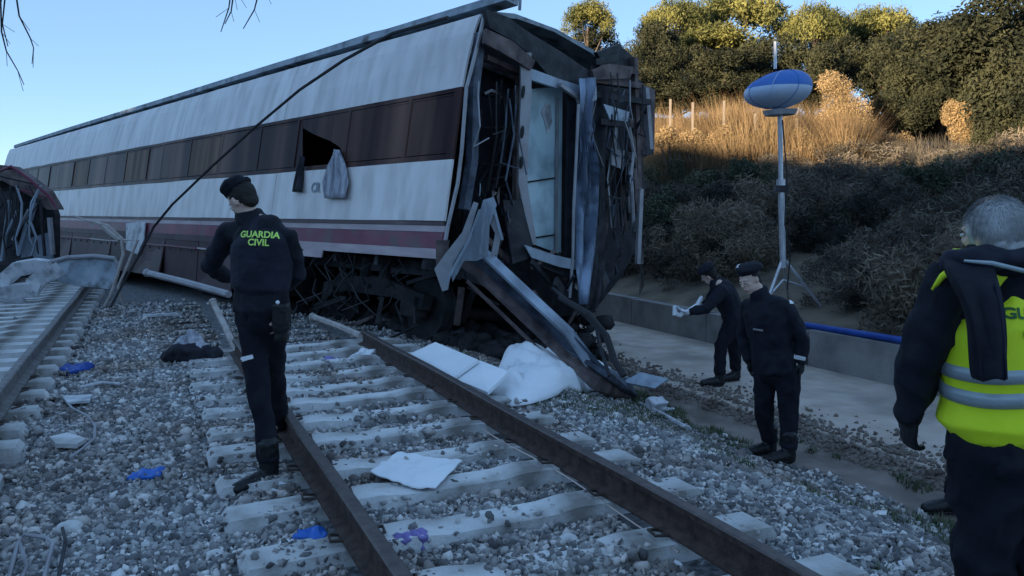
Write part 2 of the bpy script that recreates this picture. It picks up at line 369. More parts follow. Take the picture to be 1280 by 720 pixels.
# ------------------------------------------------------------------ ballast
phi0 = (1+5**.5)/2
ICO = np.array([(-1, phi0, 0), (1, phi0, 0), (-1, -phi0, 0), (1, -phi0, 0), (0, -1, phi0), (0, 1, phi0), (0, -1, -phi0), (0, 1, -phi0), (phi0, 0, -1), (phi0, 0, 1), (-phi0, 0, -1), (-phi0, 0, 1)])/1.9
ICF = np.array([(0, 11, 5), (0, 5, 1), (0, 1, 7), (0, 7, 10), (0, 10, 11), (1, 5, 9), (5, 11, 4), (11, 10, 2), (10, 7, 6), (7, 1, 8), (3, 9, 4), (3, 4, 2), (3, 2, 6), (3, 6, 8), (3, 8, 9), (4, 9, 5), (2, 4, 11), (6, 2, 10), (8, 6, 7), (9, 8, 1)])
def tri_mesh(name, V, F, mat_):
    me = bpy.data.meshes.new(name); me.vertices.add(len(V)); me.vertices.foreach_set('co', V.astype(np.float32).ravel())
    k = F.shape[1]; me.loops.add(F.size); me.loops.foreach_set('vertex_index', F.ravel().astype(np.int32))
    me.polygons.add(len(F)); me.polygons.foreach_set('loop_start', np.arange(0, F.size, k, dtype=np.int32))
    me.materials.append(mat_); me.update(calc_edges=True); return me
def rocks(P, S, mat_, name):
    n = len(P)
    V = ICO[None]*(1+rng.normal(0, .27, (n, 12, 1)).clip(-.5, .6))
    V = V*(rng.uniform(.5, 1.25, (n, 1, 3)))
    q = rng.normal(size=(n, 4)); q /= np.linalg.norm(q, axis=1)[:, None]; w, x, y, z = q.T
    Rm = np.stack([1-2*(y*y+z*z), 2*(x*y-z*w), 2*(x*z+y*w), 2*(x*y+z*w), 1-2*(x*x+z*z), 2*(y*z-x*w), 2*(x*z-y*w), 2*(y*z+x*w), 1-2*(x*x+y*y)], -1).reshape(n, 3, 3)
    V = np.einsum('nij,nkj->nki', Rm, V)*S[:, None, None] + P[:, None, :]
    F = (ICF[None]+np.arange(n)[:, None, None]*12).reshape(-1, 3)
    return tri_mesh(name, V.reshape(-1, 3), F, mat_)
S0 = 3.18; SP = .6
def on_sleeper(s, n):
    a = (n > .29) & (n < 2.93); b_ = (n > -3.5) & (n < -.78)
    return (np.abs((s-S0+.3) % SP-.3) < .125) & (a | b_)
cand = 400000
Yc = 2.6+12*rng.random(cand)**1.25; Xc = (rng.random(cand)*2-1)*(.66*Yc+.3)
dens = np.clip(1.25-Yc/14.5, .12, 1)*np.clip(Yc/8.3, 0, 1)
nn = Xc*N.x+Yc*N.y; sN = Xc*T.x+Yc*T.y
keep = (rng.random(cand) < dens) & (nn > -9) & (nn < 5.0)
keep &= ~(on_sleeper(sN, nn) & (rng.random(cand) > .05+.5*(vnoise(Xc, Yc, 2.4, 12) > .22)+.3*(np.abs(nn-.8) < .3)))
keep &= ~((np.abs(nn-.873) < .1) | (np.abs(nn-2.35) < .1))
keep &= ~((nn > 3.9) & (rng.random(cand) < (nn-3.9)*.8))
Xc, Yc, nn, sN = Xc[keep], Yc[keep], nn[keep], sN[keep]
Sz = rng.uniform(.0095, .021, len(Xc))*(1+Yc*.035); Sz[rng.random(len(Xc)) < .05] *= 1.7
Zc = height(Xc, Yc)+Sz*.35+np.where(on_sleeper(sN, nn), .05, 0)+rng.random(len(Xc))*.014
print('stones', len(Xc))
tag(link('ballast', rocks(np.stack([Xc, Yc, Zc], -1), Sz, M['stone'], 'ballast')), 'grey ballast stones spread between and beside the tracks', 'ballast', kind='stuff')

k = 7000; sx = rng.uniform(1.5, 16, k); nx = 5.55+np.abs(rng.normal(0, .33, k)); x = sx*T.x+nx*N.x; y = sx*T.y+nx*N.y
zz = np.where(nx > 5.84, -.445, height(x, y)); sz = rng.uniform(.008, .03, k); tag(link('gravel_spill', rocks(np.stack([x, y, zz+sz*.3], -1), sz, M['dirt'], 'gravel_spill')), 'loose dirt clods and gravel spilled along the near edge of the path', 'gravel', kind='stuff')
# weeds on the shoulder
def blades(name, P, hgt, mat_, lean=.4, w=.012, n=3):
    k = len(P); a = rng.random(k)*6.283; l = rng.random(k)*lean; h = hgt*(.5+rng.random(k))
    tip = P+np.stack([np.cos(a)*l*h, np.sin(a)*l*h, h], -1); wv = np.stack([-np.sin(a)*w, np.cos(a)*w, np.zeros(k)], -1)
    V = np.stack([P-wv, P+wv, tip], 1).reshape(-1, 3); F = np.arange(3*k).reshape(-1, 3)
    return tri_mesh(name, V, F, mat_)
k = 60000; sx = rng.uniform(2, 11, k); nx = rng.uniform(3.0, 5.6, k)
x = sx*T.x+nx*N.x; y = sx*T.y+nx*N.y; kp = (vnoise(x, y, 1.7, 21)+.5*vnoise(x, y, 6, 22) > .13)
x, y = x[kp], y[kp]
tag(link('weeds', blades('weeds', np.stack([x, y, height(x, y)], -1), .05, M['weed'], 1.2, .007)), 'low grey-green weeds growing through the ballast shoulder', 'weeds', kind='stuff')

# ------------------------------------------------------------------ tracks
def rail_prof(): return [(-.07, 0), (.07, 0), (.07, .012), (.012, .032), (.009, .115), (.035, .128), (.036, .158), (.026, .166), (-.026, .166), (-.036, .158), (-.035, .128), (-.009, .115), (-.012, .032), (-.07, .012)]
def rail(parent, pts, name='rail'):
    P = rail_prof(); k = len(P); V = []; Fr = []; Mi = []
    for i, p in enumerate(pts):
        d = (pts[min(i+1, len(pts)-1)]-pts[max(0, i-1)]).normalized(); xx = d.cross(Vector((0, 0, 1))).normalized()
        for (u, v) in P: V.append(p+xx*u+Vector((0, 0, v)))
    for i in range(len(pts)-1):
        for j in range(k):
            j2 = (j+1) % k; Fr.append((i*k+j, i*k+j2, (i+1)*k+j2, (i+1)*k+j)); Mi.append(1 if j in (6, 7, 8) else 0)
    Fr += [tuple(range(k))[::-1], tuple((len(pts)-1)*k+j for j in range(k))]; Mi += [0, 0]
    return link(name, new_mesh(name, V, Fr, [M['rail_rust'], M['rail_head']], Mi), parent)
def sleeper_mesh():
    b = MB(); L2 = 1.29
    prof = [(-L2, .0), (-L2+.03, .04), (-.45, .055), (-.3, .035), (.3, .035), (.45, .055), (L2-.03, .04), (L2, .0)]
    V = []; F = []
    for (x_, z_) in prof:
        for (yy, zz) in ((-.15, -.16), (-.115, z_), (.115, z_), (.15, -.16)): V.append((x_, yy, zz))
    for i in range(len(prof)-1):
        for j in range(4):
            j2 = (j+1) % 4; F.append((i*4+j, (i+1)*4+j, (i+1)*4+j2, i*4+j2))
    F += [(0, 1, 2, 3), tuple(range(len(V)-1, len(V)-5, -1))]
    b.add(V, F); return b.mesh('sleeper', M['sleeper'])
slm = sleeper_mesh()
cb = MB()
cb.tube([(.06, -.05, .06), (.13, -.04, .075), (.14, .04, .075), (.07, .05, .07)], .009, 5)
clipm = cb.mesh('rail_clip', M['clip'])
def track(cn, s0, s1, first, label, smin, rails, dx, dz=0, rmat=None):
    t = empty('railway_track', tn(0, cn, 0), label, 'railway track')
    for n_ in rails:
        pts = [tn(s, n_-cn, .056+.006*math.sin(s*1.7+n_)) for s in np.arange(s0, s1+.01, .5)]
        ro = rail(t, pts)
        if rmat: ro.data.materials[0] = M[rmat]; ro.data.materials[1] = M[rmat]; ro.location.z = dz
    s = first
    while s < s1+.4:
        o = link('sleeper', slm, t); o.location = tn(s+random.uniform(-.02, .02), random.uniform(-.03, .03)+dx, dz+.006+random.uniform(-.012, .006))
        o.rotation_euler = (random.uniform(-.01, .01), random.uniform(-.008, .008), TA+random.uniform(-.02, .02))
        if s < smin:
            for n_ in rails:
                for q in (0, math.pi): c_ = link('rail_clip', clipm, o); c_.location = (n_-cn-dx, 0, 0); c_.rotation_euler = (0, 0, q)
        s += SP
    return t
t1 = track(1.61, -1.5, 9.8, S0-6*SP, 'right railway track running under the derailed white carriage', 8, (.873, 2.347), 0)
t2 = track(-1.86, -3, 24, S0-8*SP, 'left railway track running past the grey panel towards the wreckage', 9, (-1.12, -2.6), -.28, .04, 'rail_dusty')

# ------------------------------------------------------------------ carriage
phi = math.atan2(.7443, -.6655)        # direction of its long axis
ROLL = R(10)
car = empty('train_carriage', (-.827, 9.5, 1.091), 'derailed white and maroon passenger carriage tilted over the track, its near end torn open', 'train carriage', rot=(ROLL, 0, phi))
CM = Matrix.Translation(car.location) @ car.rotation_euler.to_matrix().to_4x4(); CI = CM.inverted()
def c(l, w, h): return Vector((l, -w, h))
def onplane(px, py, axis_, val):        # pixel -> carriage-local point on plane axis=val
    o = CI @ Vector((0, 0, CZ)); d = (CI.to_3x3() @ ray(px, py)); t = (val-o[axis_])/d[axis_]; return o+d*t
def E_(px, py, l=0): return onplane(px, py, 0, l)
def S_(px, py, w=0): return onplane(px, py, 1, -w)
LEN = 28.5
def strip(name, wh, mat_, l0=0, l1=LEN, th=.03, step=1.5, parent=car, dent=.012, seed=1):
    # a skin strip following (w,h) points, with slight dents, thickness inward
    ls = list(np.linspace(l0, l1, max(2, int((l1-l0)/step)+1))); V = []; F = []; k = len(wh)
    for off in (0, th):
        for i, l in enumerate(ls):
            for j, (w, h) in enumerate(wh):
                dn = dent*(noise.noise(Vector((l*.7, h*1.3, seed)))) if 0 < i < len(ls)-1 else 0
                inw = off if w < 1.45 else -off
                V.append(c(l, w+dn+inw, h-(off if h > 3.05 else 0)))
    n1 = len(ls)*k
    for i in range(len(ls)-1):
        for j in range(k-1):
            a = i*k+j; F.append((a, a+1, a+k+1, a+k)); F.append((n1+a, n1+a+k, n1+a+k+1, n1+a+1))
        F.append((i*k, i*k+k, n1+i*k+k, n1+i*k)); j = k-1; F.append((i*k+j, n1+i*k+j, n1+i*k+k+j, i*k+k+j))
    for i in (0, len(ls)-1):
        for j in range(k-1): F.append((i*k+j, n1+i*k+j, n1+i*k+j+1, i*k+j+1))
    return link(name, new_mesh(name, V, F, mat_), parent)
def capend(h):                                             # far end tapers
    return h
U0, U1 = 2.09, 3.03
# upper panel in body sections so joints show
secs = [0.06, 4.75, 9.5, 14.25, 19.0, 23.75, 28.5]
for i in range(6):
    g = .008
    strip('upper_panel', [(.0, U0+.002), (.025, 2.45), (.07, 2.8), (.13, 3.02)], M['white_paint'], secs[i]+g, secs[i+1]-g, seed=i, dent=.02, step=.6)
    strip('lower_panel', [(.0, .46), (0, .8), (0, 1.208)], M['white_low'], secs[i]+g, secs[i+1]-g, seed=i+9, dent=.025, step=.6)
    strip('sill_line', [(-.012, .405), (-.012, .45)], M['band'], secs[i], secs[i+1], seed=3, dent=0)
    strip('pale_stripe', [(.0, .325), (0, .403)], M['pink_edge'], secs[i], secs[i+1], seed=3, dent=.01)
    strip('maroon_stripe', [(.004, .12), (.004, .323)], M['maroon'], secs[i]+g/2, secs[i+1]-g/2, seed=4, dent=.02, step=.6)
    strip('floor_edge', [(-.01, -.0), (-.012, .118)], M['pink_edge'] if i < 1 else M['skirt'], secs[i]+g/2, secs[i+1]-g/2, seed=5, dent=.03, step=.5)
strip('roof', [(.135, 3.024), (.3, 3.12), (.7, 3.23), (1.45, 3.28), (2.2, 3.23), (2.6, 3.12), (2.78, 3.02)], M['roofgrey'], .1, LEN, th=.05)
strip('far_side_wall', [(2.9, 0), (2.9, 2.09), (2.86, 2.5), (2.78, 3.02)], M['brown_metal'], .5, LEN, th=.05)
b = MB(); b.box(c(LEN/2+.2, 1.45, .1), (LEN-.4, 2.8, .1)); b.build('floor', M['dark_metal'], car)
b = MB(); b.box(c(LEN/2+.2, 1.45, 2.75), (LEN-.9, 2.5, .05)); b.build('ceiling', M['pale_panel'], car)
b = MB(); b.plate([c(LEN, .03, 0), c(LEN, 2.87, 0), c(LEN, 2.87, 2.1), c(LEN, 2.76, 3.0), c(LEN, 1.45, 3.25), c(LEN, .16, 3.0), c(LEN, .03, 2.1)], .06); b.build('end_bulkhead', M['roofgrey'], car)
# rounded far end of the roof: nose piece
b = MB()
prev = None
ringsN = []
for i in range(7):
    t = i/6; l = LEN+.02+1.3*t; dh = 1.0*t*t; dw = .5*t*t
    ringsN.append([c(l, .02+dw, .0+.1*t), c(l, .02+dw, 1.9-dh*.3), c(l, .13+dw, 3.0-dh), c(l, .7+dw*.5, 3.22-dh), c(l, 2.2, 3.22-dh), c(l, 2.8-dw, 3.0-dh), c(l, 2.88-dw, .0)])
V = [p for r_ in ringsN for p in r_]; F = [(i*7+j, i*7+(j+1) % 7, (i+1)*7+(j+1) % 7, (i+1)*7+j) for i in range(6) for j in range(7)]
F.append(tuple(42+j for j in range(7))); b.add(V, F); b.build('end_cowl', M['white_paint'], car, True)
# window band: rails above and below, mullions, glass panes
strip('band_rail', [(.0, 1.212), (.0, 1.28)], M['band_glass'], .06, LEN, seed=6, dent=.015, step=.8)
strip('band_rail', [(.0, 2.04), (.0, 2.088)], M['band_glass'], .06, LEN, seed=7, dent=.015, step=.8)
wl = [.25]; wd = []
edges = []
l = .22
widths = [.9, 1.45, 1.5, 1.3, 1.55, 1.55, 1.55, .9, 1.55, 1.55, 1.55, 1.55, 1.55, 1.2, 1.55, 1.55, 1.0]
l = .2
for i, wdt in enumerate(widths):
    if l+wdt > LEN-.2: break
    edges.append((l, l+wdt)); l += wdt+.07
cur = .06
for i, (a_, b_) in enumerate(edges+[(LEN, LEN)]):
    strip('mullion', [(.0, 1.282), (.0, 2.038)], M['band_glass'], cur, a_-.002, seed=20+i, dent=0); cur = b_+.002
BROKEN = 2
for i, (a_, b_) in enumerate(edges):
    if i == BROKEN: continue
    f = MB(); z0, z1 = 1.283, 2.037
    for q in range(4):
        pts = [[(a_, z0), (b_, z0)], [(b_, z0), (b_, z1)], [(b_, z1), (a_, z1)], [(a_, z1), (a_, z0)]][q]
        (p0, h0), (p1, h1) = pts
        inn = .02
        f.bar(c(p0, .02, h0+(inn if q == 0 else -inn if q == 2 else 0)), c(p1, .02, h1+(inn if q == 0 else -inn if q == 2 else 0)), .022, .03, up=(0, 1, 0))
    fr = f.build('window_frame', M['band_glass'], car)
    g_ = MB(); tilt = random.uniform(-.012, .012)
    g_.plate([c(a_+.02, .018, z0+.02), c(b_-.02, .018+tilt, z0+.02), c(b_-.02, .018+tilt, z1-.02), c(a_+.02, .018, z1-.02)], .012)
    g_.build('window_pane', M['glass_brown'] if i in (5, 8, 11) else M['band_glass'], fr)
# broken window: shards round a hole
a_, b_ = edges[BROKEN]
p = [S_(378, 160), S_(392, 168), S_(412, 176), S_(424, 184), S_(418, 204), S_(378, 207)]
P2 = [(v.x, v.z) for v in p]
z0, z1 = 1.285, 2.035
def sh(pts): MBs = MB(); MBs.plate([c(x_, .02, z_) for x_, z_ in pts], .012); return MBs
lh = [P2[0], P2[1], P2[2], P2[3]]
sh([(b_, z1), (b_, z0), (P2[5][0]+.02, z0), (P2[0][0]+.03, P2[0][1]+.02), (P2[0][0]+.05, z1)]).build('glass_shard', M['band_glass'], car)
sh([(P2[0][0]+.04, z1), P2[0], P2[1], P2[2], (P2[2][0], z1)]).build('glass_shard', M['band_glass'], car)
sh([(P2[2][0]-.005, z1), (P2[2][0]-.005, P2[2][1]), P2[3], (P2[3][0]-.1, P2[3][1]-.1), (a_, z0+.3), (a_, z1)]).build('glass_shard', M['band_glass'], car)
# cloth hanging out of the broken window
def drape(name, pxs, w, mat_, parent, n=9, k=12, amp=.03):
    # pxs: list of (pxleft, pxright, py) rows, on the side plane
    rows = []
    for (xl, xr, py) in pxs:
        A = S_(xl, py, w); B = S_(xr, py, w); rows.append((A, B))
    V = []; F = []
    R2 = []
    for i in range(n+1):
        t = i/n*(len(rows)-1); j = min(int(t), len(rows)-2); u = t-j
        A = rows[j][0].lerp(rows[j+1][0], u); B = rows[j][1].lerp(rows[j+1][1], u); R2.append((A, B))
    for i, (A, B) in enumerate(R2):
        for q in range(k+1):
            p_ = A.lerp(B, q/k); p_ = p_+Vector((0, amp*(math.sin(q*1.9+i*.3)+.6*math.sin(q*3.7))+.01, 0)); V.append(p_)
    for i in range(n):
        for q in range(k): a0 = i*(k+1)+q; F.append((a0, a0+1, a0+k+2, a0+k+1))
    me_ = new_mesh(name, V, F, mat_, smooth=True)
    me_ = evaluated(me_, [('SOLIDIFY', dict(thickness=.012))]); me_.polygons.foreach_set('use_smooth', [True]*len(me_.polygons))
    return link(name, me_, parent)
o = drape('curtain', [(421, 424, 188), (412, 432, 208), (406, 436, 228), (407, 433, 248)], -.05, M['grey_cloth'], car); o['label'] = 'grey torn curtain hanging out of the broken window'
o = drape('curtain', [(377, 380, 196), (373, 379, 215), (367, 379, 240)], -.05, M['dark_cloth'], car, k=6); o['label'] = 'narrow dark strip of curtain below the broken window'
# roof rail / conduit along near edge of roof
b = MB()
pts = [c(-.25, .34, 3.22), c(2, .34, 3.22), c(6, .33, 3.22), c(12, .32, 3.2), c(20, .32, 3.2), c(LEN, .34, 3.17)]
for i in range(5): b.bar(pts[i], pts[i+1], .2, .1)
b.build('roof_duct', M['roofgrey'], car)
b = MB(); b.tube([c(.4, .5, 3.3), c(3, .4, 3.36), c(6, .35, 3.3), c(9, .33, 3.26)], .025, 6); b.tube([c(.0, .38, 3.2), c(-.05, .42, 3.42), c(-.12, .56, 3.43), c(-.1, .6, 3.2)], .02, 6)
b.tube([c(-.2, .34, 3.2), c(-.5, .36, 3.3), c(-.45, .5, 3.36)], .018, 6); b.build('roof_cable', M['roofgrey'], car)
# skirts
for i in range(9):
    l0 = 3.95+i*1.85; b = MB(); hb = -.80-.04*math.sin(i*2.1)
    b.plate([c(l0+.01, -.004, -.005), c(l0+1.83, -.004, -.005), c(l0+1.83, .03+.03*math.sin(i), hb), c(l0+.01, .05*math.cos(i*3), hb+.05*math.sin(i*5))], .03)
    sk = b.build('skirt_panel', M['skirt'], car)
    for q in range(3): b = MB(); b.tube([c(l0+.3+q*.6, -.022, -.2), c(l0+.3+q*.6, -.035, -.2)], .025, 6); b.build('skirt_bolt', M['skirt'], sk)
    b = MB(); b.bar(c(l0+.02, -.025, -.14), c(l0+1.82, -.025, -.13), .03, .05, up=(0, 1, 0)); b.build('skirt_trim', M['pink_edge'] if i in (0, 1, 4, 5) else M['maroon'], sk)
p = [S_(158, 279, -.05), S_(182, 277, -.05), S_(180, 300, -.05), S_(172, 318, -.05), S_(158, 312, -.05)]
b = MB(); b.plate(p, .02); o = b.build('hanging_panel', M['pale_panel'], car); o['label'] = 'pale bent panel hanging from the skirt'
b = MB(); b.plate([S_(380, 311, -.03), S_(404, 312, -.03), S_(402, 322, -.03), S_(378, 320, -.03)], .02); b.build('hanging_panel', M['pink_edge'], car)
# far side skirt and underframe
b = MB(); b.plate([c(.6, 2.88, .0), c(LEN, 2.88, 0), c(LEN, 2.86, -.75), c(.6, 2.86, -.6)], .04); b.build('far_skirt', M['under_shade'], car)
b = MB()
for l_ in np.arange(.5, 27, 1.1): b.bar(c(l_, .1, -.06), c(l_, 2.8, -.06), .09, .14)
b.bar(c(.3, .5, -.1), c(28, .5, -.1), .12, .2); b.bar(c(.3, 2.4, -.1), c(28, 2.4, -.1), .12, .2); b.build('underframe', M['dark_metal'], car)
for l0, w0, sx_, h_ in ((4.4, .35, 1.4, .7), (6.3, .3, 1.6, .6), (8.6, .4, 1.3, .75), (10.4, .3, 2, .65), (13, .3, 1.8, .7), (3.9, 1.6, 2.6, .75), (7.4, 1.7, 3, .7), (16, .4, 3, .7)):
    b = MB(); b.box(c(l0+sx_/2, w0+.55, -.05-h_/2), (sx_, 1.0, h_)); b.box(c(l0+sx_/2, w0+.04, -.1-h_/2), (sx_*.8, .06, h_*.6)); b.build('equipment_box', M['under_shade'], car)
# bogie near the torn end, half buried
def bogie(l0):
    bf = MB()
    for w_ in (.45, 2.35):
        bf.bar(c(l0-1.3, w_, -.55), c(l0-.5, w_, -.42), .16, .2); bf.bar(c(l0-.5, w_, -.42), c(l0+.5, w_, -.42), .16, .24); bf.bar(c(l0+.5, w_, -.42), c(l0+1.3, w_, -.55), .16, .2)
        for q in (-.25, .25): bf.tube([c(l0+q, w_, -.3), c(l0+q, w_, -.02)], .1, 10)
        for q in (-1.05, 1.05): bf.box(c(l0+q, w_-.02, -.62), (.3, .24, .26))
    bf.bar(c(l0, .45, -.35), c(l0, 2.35, -.35), .4, .16); bo = bf.build('bogie', M['under_shade'], car)
    for q in (-1.05, 1.05):
        wb = MB()
        for w_ in (.68, 2.16):
            wb.tube([c(l0+q, w_-.07, -.62), c(l0+q, w_+.05, -.62), c(l0+q, w_+.051, -.62), c(l0+q, w_+.09, -.62)], [.43, .43, .46, .46], 24)
        wb.tube([c(l0+q, .4, -.62), c(l0+q, 2.4, -.62)], .08, 10); wb.build('wheelset', M['under_shade'], bo)
bogie(2.1); bogie(24.5)

# tangled debris below the floor near the torn end, coloured dark as shade
random.seed(21)
for i in range(46):
    l_ = random.uniform(.1, 4.2); w_ = random.uniform(.1, 1.0); h_ = random.uniform(-.9, -.02); b = MB()
    d = Vector((random.uniform(-.7, .7), random.uniform(-.25, .25), random.uniform(-.55, .15)))
    if i % 8: b.bar(c(l_, w_, h_), c(l_, w_, h_)+d, random.uniform(.02, .09), random.uniform(.015, .05)); b.build('hanging_bracket', M['under_shade'] if i % 4 else M['brown_metal'], car)
    else:
        q = c(l_, w_+.15, h_); b.plate(jitter_pts([q, q+Vector((.5, 0, .05)), q+Vector((.45, 0, -.35)), q+Vector((.1, .02, -.4))], .12), .015); b.build('torn_skirt', M['under_shade'], car)
for i in range(14):
    l_ = random.uniform(.2, 4.0); b = MB(); b.tube([c(l_+random.uniform(-.15, .15)*k_, random.uniform(0, .3), -.02-.2*k_) for k_ in range(5)], .012, 5); b.build('hanging_cable', M['cable'], car)

# ---- the torn end
def epl(pxs, l, th): b = MB(); b.plate([E_(x_, y_, l) for x_, y_ in pxs], th); return b
# body edge lip along the near corner
b = MB()
lip = [(553, 323), (560, 282), (572, 230), (577, 190), (583, 110), (596, 60), (606, 16)]
pp = [E_(x_, y_, -.03) for x_, y_ in lip]
for i in range(len(pp)-1): b.bar(pp[i], pp[i+1]+(pp[i+1]-pp[i])*.03, .03, .035, up=(1, 0, 0))
b.build('corner_edge', M['frame_metal'], car)
# roof end fascia, sagging to the right
epl([(604, 12), (632, 22), (660, 42), (700, 66), (738, 92), (742, 110), (722, 116), (690, 104), (664, 72), (640, 52), (610, 36)], -.08, .08).build('roof_fascia', M['dark_metal'], car)
epl([(606, 36), (640, 52), (668, 76), (662, 88), (640, 74), (604, 54)], -.14, .05).build('roof_fascia_lip', M['brown_metal'], car)
# inner corner post
b = MB()
for a0, a1 in (((600, 42), (592, 110)), ((592, 110), (590, 200)), ((590, 200), (580, 262))): b.bar(E_(*a0, .02), E_(*a1, .02), .1, .12, up=(1, 0, 0))
b.build('corner_post', M['end_dark'], car)
# dark compartment left: back wall, frame and shelves
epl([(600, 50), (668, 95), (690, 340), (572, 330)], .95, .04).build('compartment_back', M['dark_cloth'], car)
b = MB()
b.bar(E_(606, 72, .1), E_(650, 92, .1), .06, .12, up=(1, 0, 0)); b.bar(E_(648, 92, .1), E_(644, 250, .12), .05, .08, up=(1, 0, 0)); b.build('compartment_frame', M['brown_metal'], car)
for (x0_, y0_, x1_, y1_) in ((604, 118, 640, 124), (600, 160, 636, 158), (600, 205, 640, 208)): b = MB(); b.bar(E_(x0_, y0_, .55), E_(x1_, y1_, .5), .1, .03); b.build('shelf', M['dark_metal'], car)
b = MB(); b.tube([E_(606, 117, .2), E_(614, 113, .15), E_(622, 116, .2), E_(626, 122, .25)], .02, 6); b.build('bent_handle', M['frame_metal'], car)
for i in range(9):
    x_ = random.uniform(596, 645); y_ = random.uniform(90, 150); b = MB()
    pts = [E_(x_+random.uniform(-8, 8)*k_, y_+k_*random.uniform(25, 45), .2+random.uniform(-.15, .2)) for k_ in range(5)]
    b.tube(pts, random.uniform(.01, .022), 5); b.build('torn_cable', M['cable'], car)
# white post with oval holes
b = MB(); pts = [(657, 66), (657, 120), (654, 180), (653, 230), (660, 268), (668, 306)]; wpx = [13, 13, 12, 11, 9, 5]
L_ = [E_(x_-w_/2, y_, -.1) for (x_, y_), w_ in zip(pts, wpx)]; R_ = [E_(x_+w_/2, y_, -.12) for (x_, y_), w_ in zip(pts, wpx)]
for i in range(5): b.plate([L_[i], R_[i], R_[i+1], L_[i+1]], .03)
for i in range(5): b.plate([R_[i], R_[i]+c(.16, 0, 0), R_[i+1]+c(.16, 0, 0), R_[i+1]], .015)
po = b.build('door_post', M['frame_metal'], car)
for (x_, y_) in ((654, 115), (653, 165), (652, 203)):
    b = MB(); q = E_(x_, y_, -.135); b.ell(q, (.012, .03, .085), seg=10, rings=6); b.build('post_slot', M['rubber'], po)
# door frame head and gangway
epl([(662, 86), (700, 100), (726, 108), (727, 121), (700, 112), (662, 100)], -.1, .06).build('door_head', M['blue_metal'], car)
b = MB(); b.bar(E_(700, 106, -.16), E_(722, 122, -.16), .05, .05, up=(1, 0, 0)); b.bar(E_(722, 122, -.16), E_(724, 128, -.16), .05, .05, up=(1, 0, 0)); b.build('door_head_trim', M['frame_metal'], car)
# cyan door leaf, standing inside
ang = .35
d0 = [(659, 118), (700, 118), (701, 318), (664, 306)]
epl([(655, 150), (656, 112), (702, 108), (700, 318), (668, 306), (655, 240)], .16, .04).build('vestibule_door', M['door_cyan'], car)
for yy in (226, 297): b = MB(); b.bar(E_(657, yy+2, .13), E_(696, yy-4, .13), .02, .02, up=(1, 0, 0)); b.build('door_seam', M['rubber'], car)
epl([(676, 140), (682, 128), (688, 132), (690, 152), (684, 168), (680, 150)], .13, .01).build('door_notice', M['pale_panel'], car)
b = MB(); b.bar(E_(697, 122, .1), E_(695, 312, .1), .03, .03, up=(1, 0, 0)); b.build('door_edge', M['frame_metal'], car)
# dark jamb right of the door
epl([(698, 112), (724, 122), (722, 340), (694, 322)], .25, .05).build('door_jamb', M['dark_metal'], car)
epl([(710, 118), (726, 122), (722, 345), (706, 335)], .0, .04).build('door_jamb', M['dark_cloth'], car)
# threshold
b = MB(); b.bar(E_(662, 318, -.05), E_(722, 342, -.05), .1, .22); b.build('threshold', M['dark_metal'], car)
epl([(655, 306), (690, 318), (724, 326), (726, 338), (700, 334), (664, 322)], -.2, .02).build('threshold_plate', M['blue_metal'], car)
# crumpled blue pillar: corrugated folded sheet
def crumple(pxc, half, l, amp, name, mat_, folds=3, parent=car):
    V = []; F = []; k = 10
    for i, ((x_, y_), hw) in enumerate(zip(pxc, half)):
        for q in range(k+1):
            u = q/k*2-1; hw2 = hw*(1+.35*noise.noise(Vector((i*1.3, l*5, 2 if u > 0 else 7)))); p_ = E_(x_+u*hw2, y_+5*noise.noise(Vector((u*3, i*2.0, 1))), l); p_.x += amp*math.cos(u*math.pi*folds*.55+i*.8)+amp*2.6*noise.noise(Vector((u*1.7, i*.8, l*7))); V.append(p_)
    for i in range(len(pxc)-1):
        for q in range(k): a0 = i*(k+1)+q; F.append((a0, a0+1, a0+k+2, a0+k+1))
    m_ = evaluated(new_mesh(name, V, F, mat_), [('SUBSURF', dict(levels=1)), ('SOLIDIFY', dict(thickness=.014))])
    return link(name, m_, parent)
crumple([(733, 98), (734, 118), (733, 140), (732, 165), (732, 190), (733, 215), (734, 240), (735, 270), (733, 300), (731, 330), (728, 355), (727, 380)], [9, 11, 10, 12, 10, 12, 11, 13, 10, 12, 10, 8], -.22, .05, 'crumpled_pillar', M['pillar'])
crumple([(745, 110), (747, 160), (747, 210), (750, 260), (748, 310), (742, 360), (738, 385)], [7, 8, 8, 9, 10, 9, 7], -.1, .05, 'crumpled_pillar', M['dark_metal'], 2)
b = MB(); b.tube([E_(723, 130, -.28), E_(720, 200, -.3), E_(717, 260, -.32), E_(716, 320, -.3), E_(712, 372, -.25)], .02, 6); b.build('pillar_edge', M['frame_metal'], car)
# machinery right of the pillar
epl([(738, 96), (800, 100), (803, 230), (800, 300), (776, 345), (742, 388), (736, 240)], .35, .04).build('end_panel', M['dark_metal'], car)
b = MB()
for (a0, a1, w_, l_, m_) in (((740, 118), (812, 128), .07, -.1, 0), ((738, 100), (800, 108), .14, -.05, 1), ((792, 72), (797, 236), .1, .0, 1), ((750, 152), (786, 156), .05, -.2, 0), ((744, 84), (790, 90), .16, 0, 1), ((742, 78), (770, 72), .1, -.05, 0),
                             ((788, 150), (800, 330), .07, -.05, 1), ((806, 110), (812, 190), .1, .05, 2), ((800, 190), (815, 190), .06, 0, 0), ((798, 232), (808, 232), .06, 0, 0), ((801, 236), (797, 330), .05, -.1, 2), ((766, 158), (764, 200), .12, -.1, 2), ((752, 190), (790, 196), .05, -.1, 0)):
    bb = MB(); bb.bar(E_(*a0, l_), E_(*a1, l_), .08, w_, up=(1, 0, 0)); bb.build('torn_bracket', [M['dark_metal'], M['brown_metal'], M['frame_metal']][m_], car)
epl([(764, 186), (780, 188), (778, 212), (764, 206)], -.16, .02).build('torn_sheet', M['frame_metal'], car)
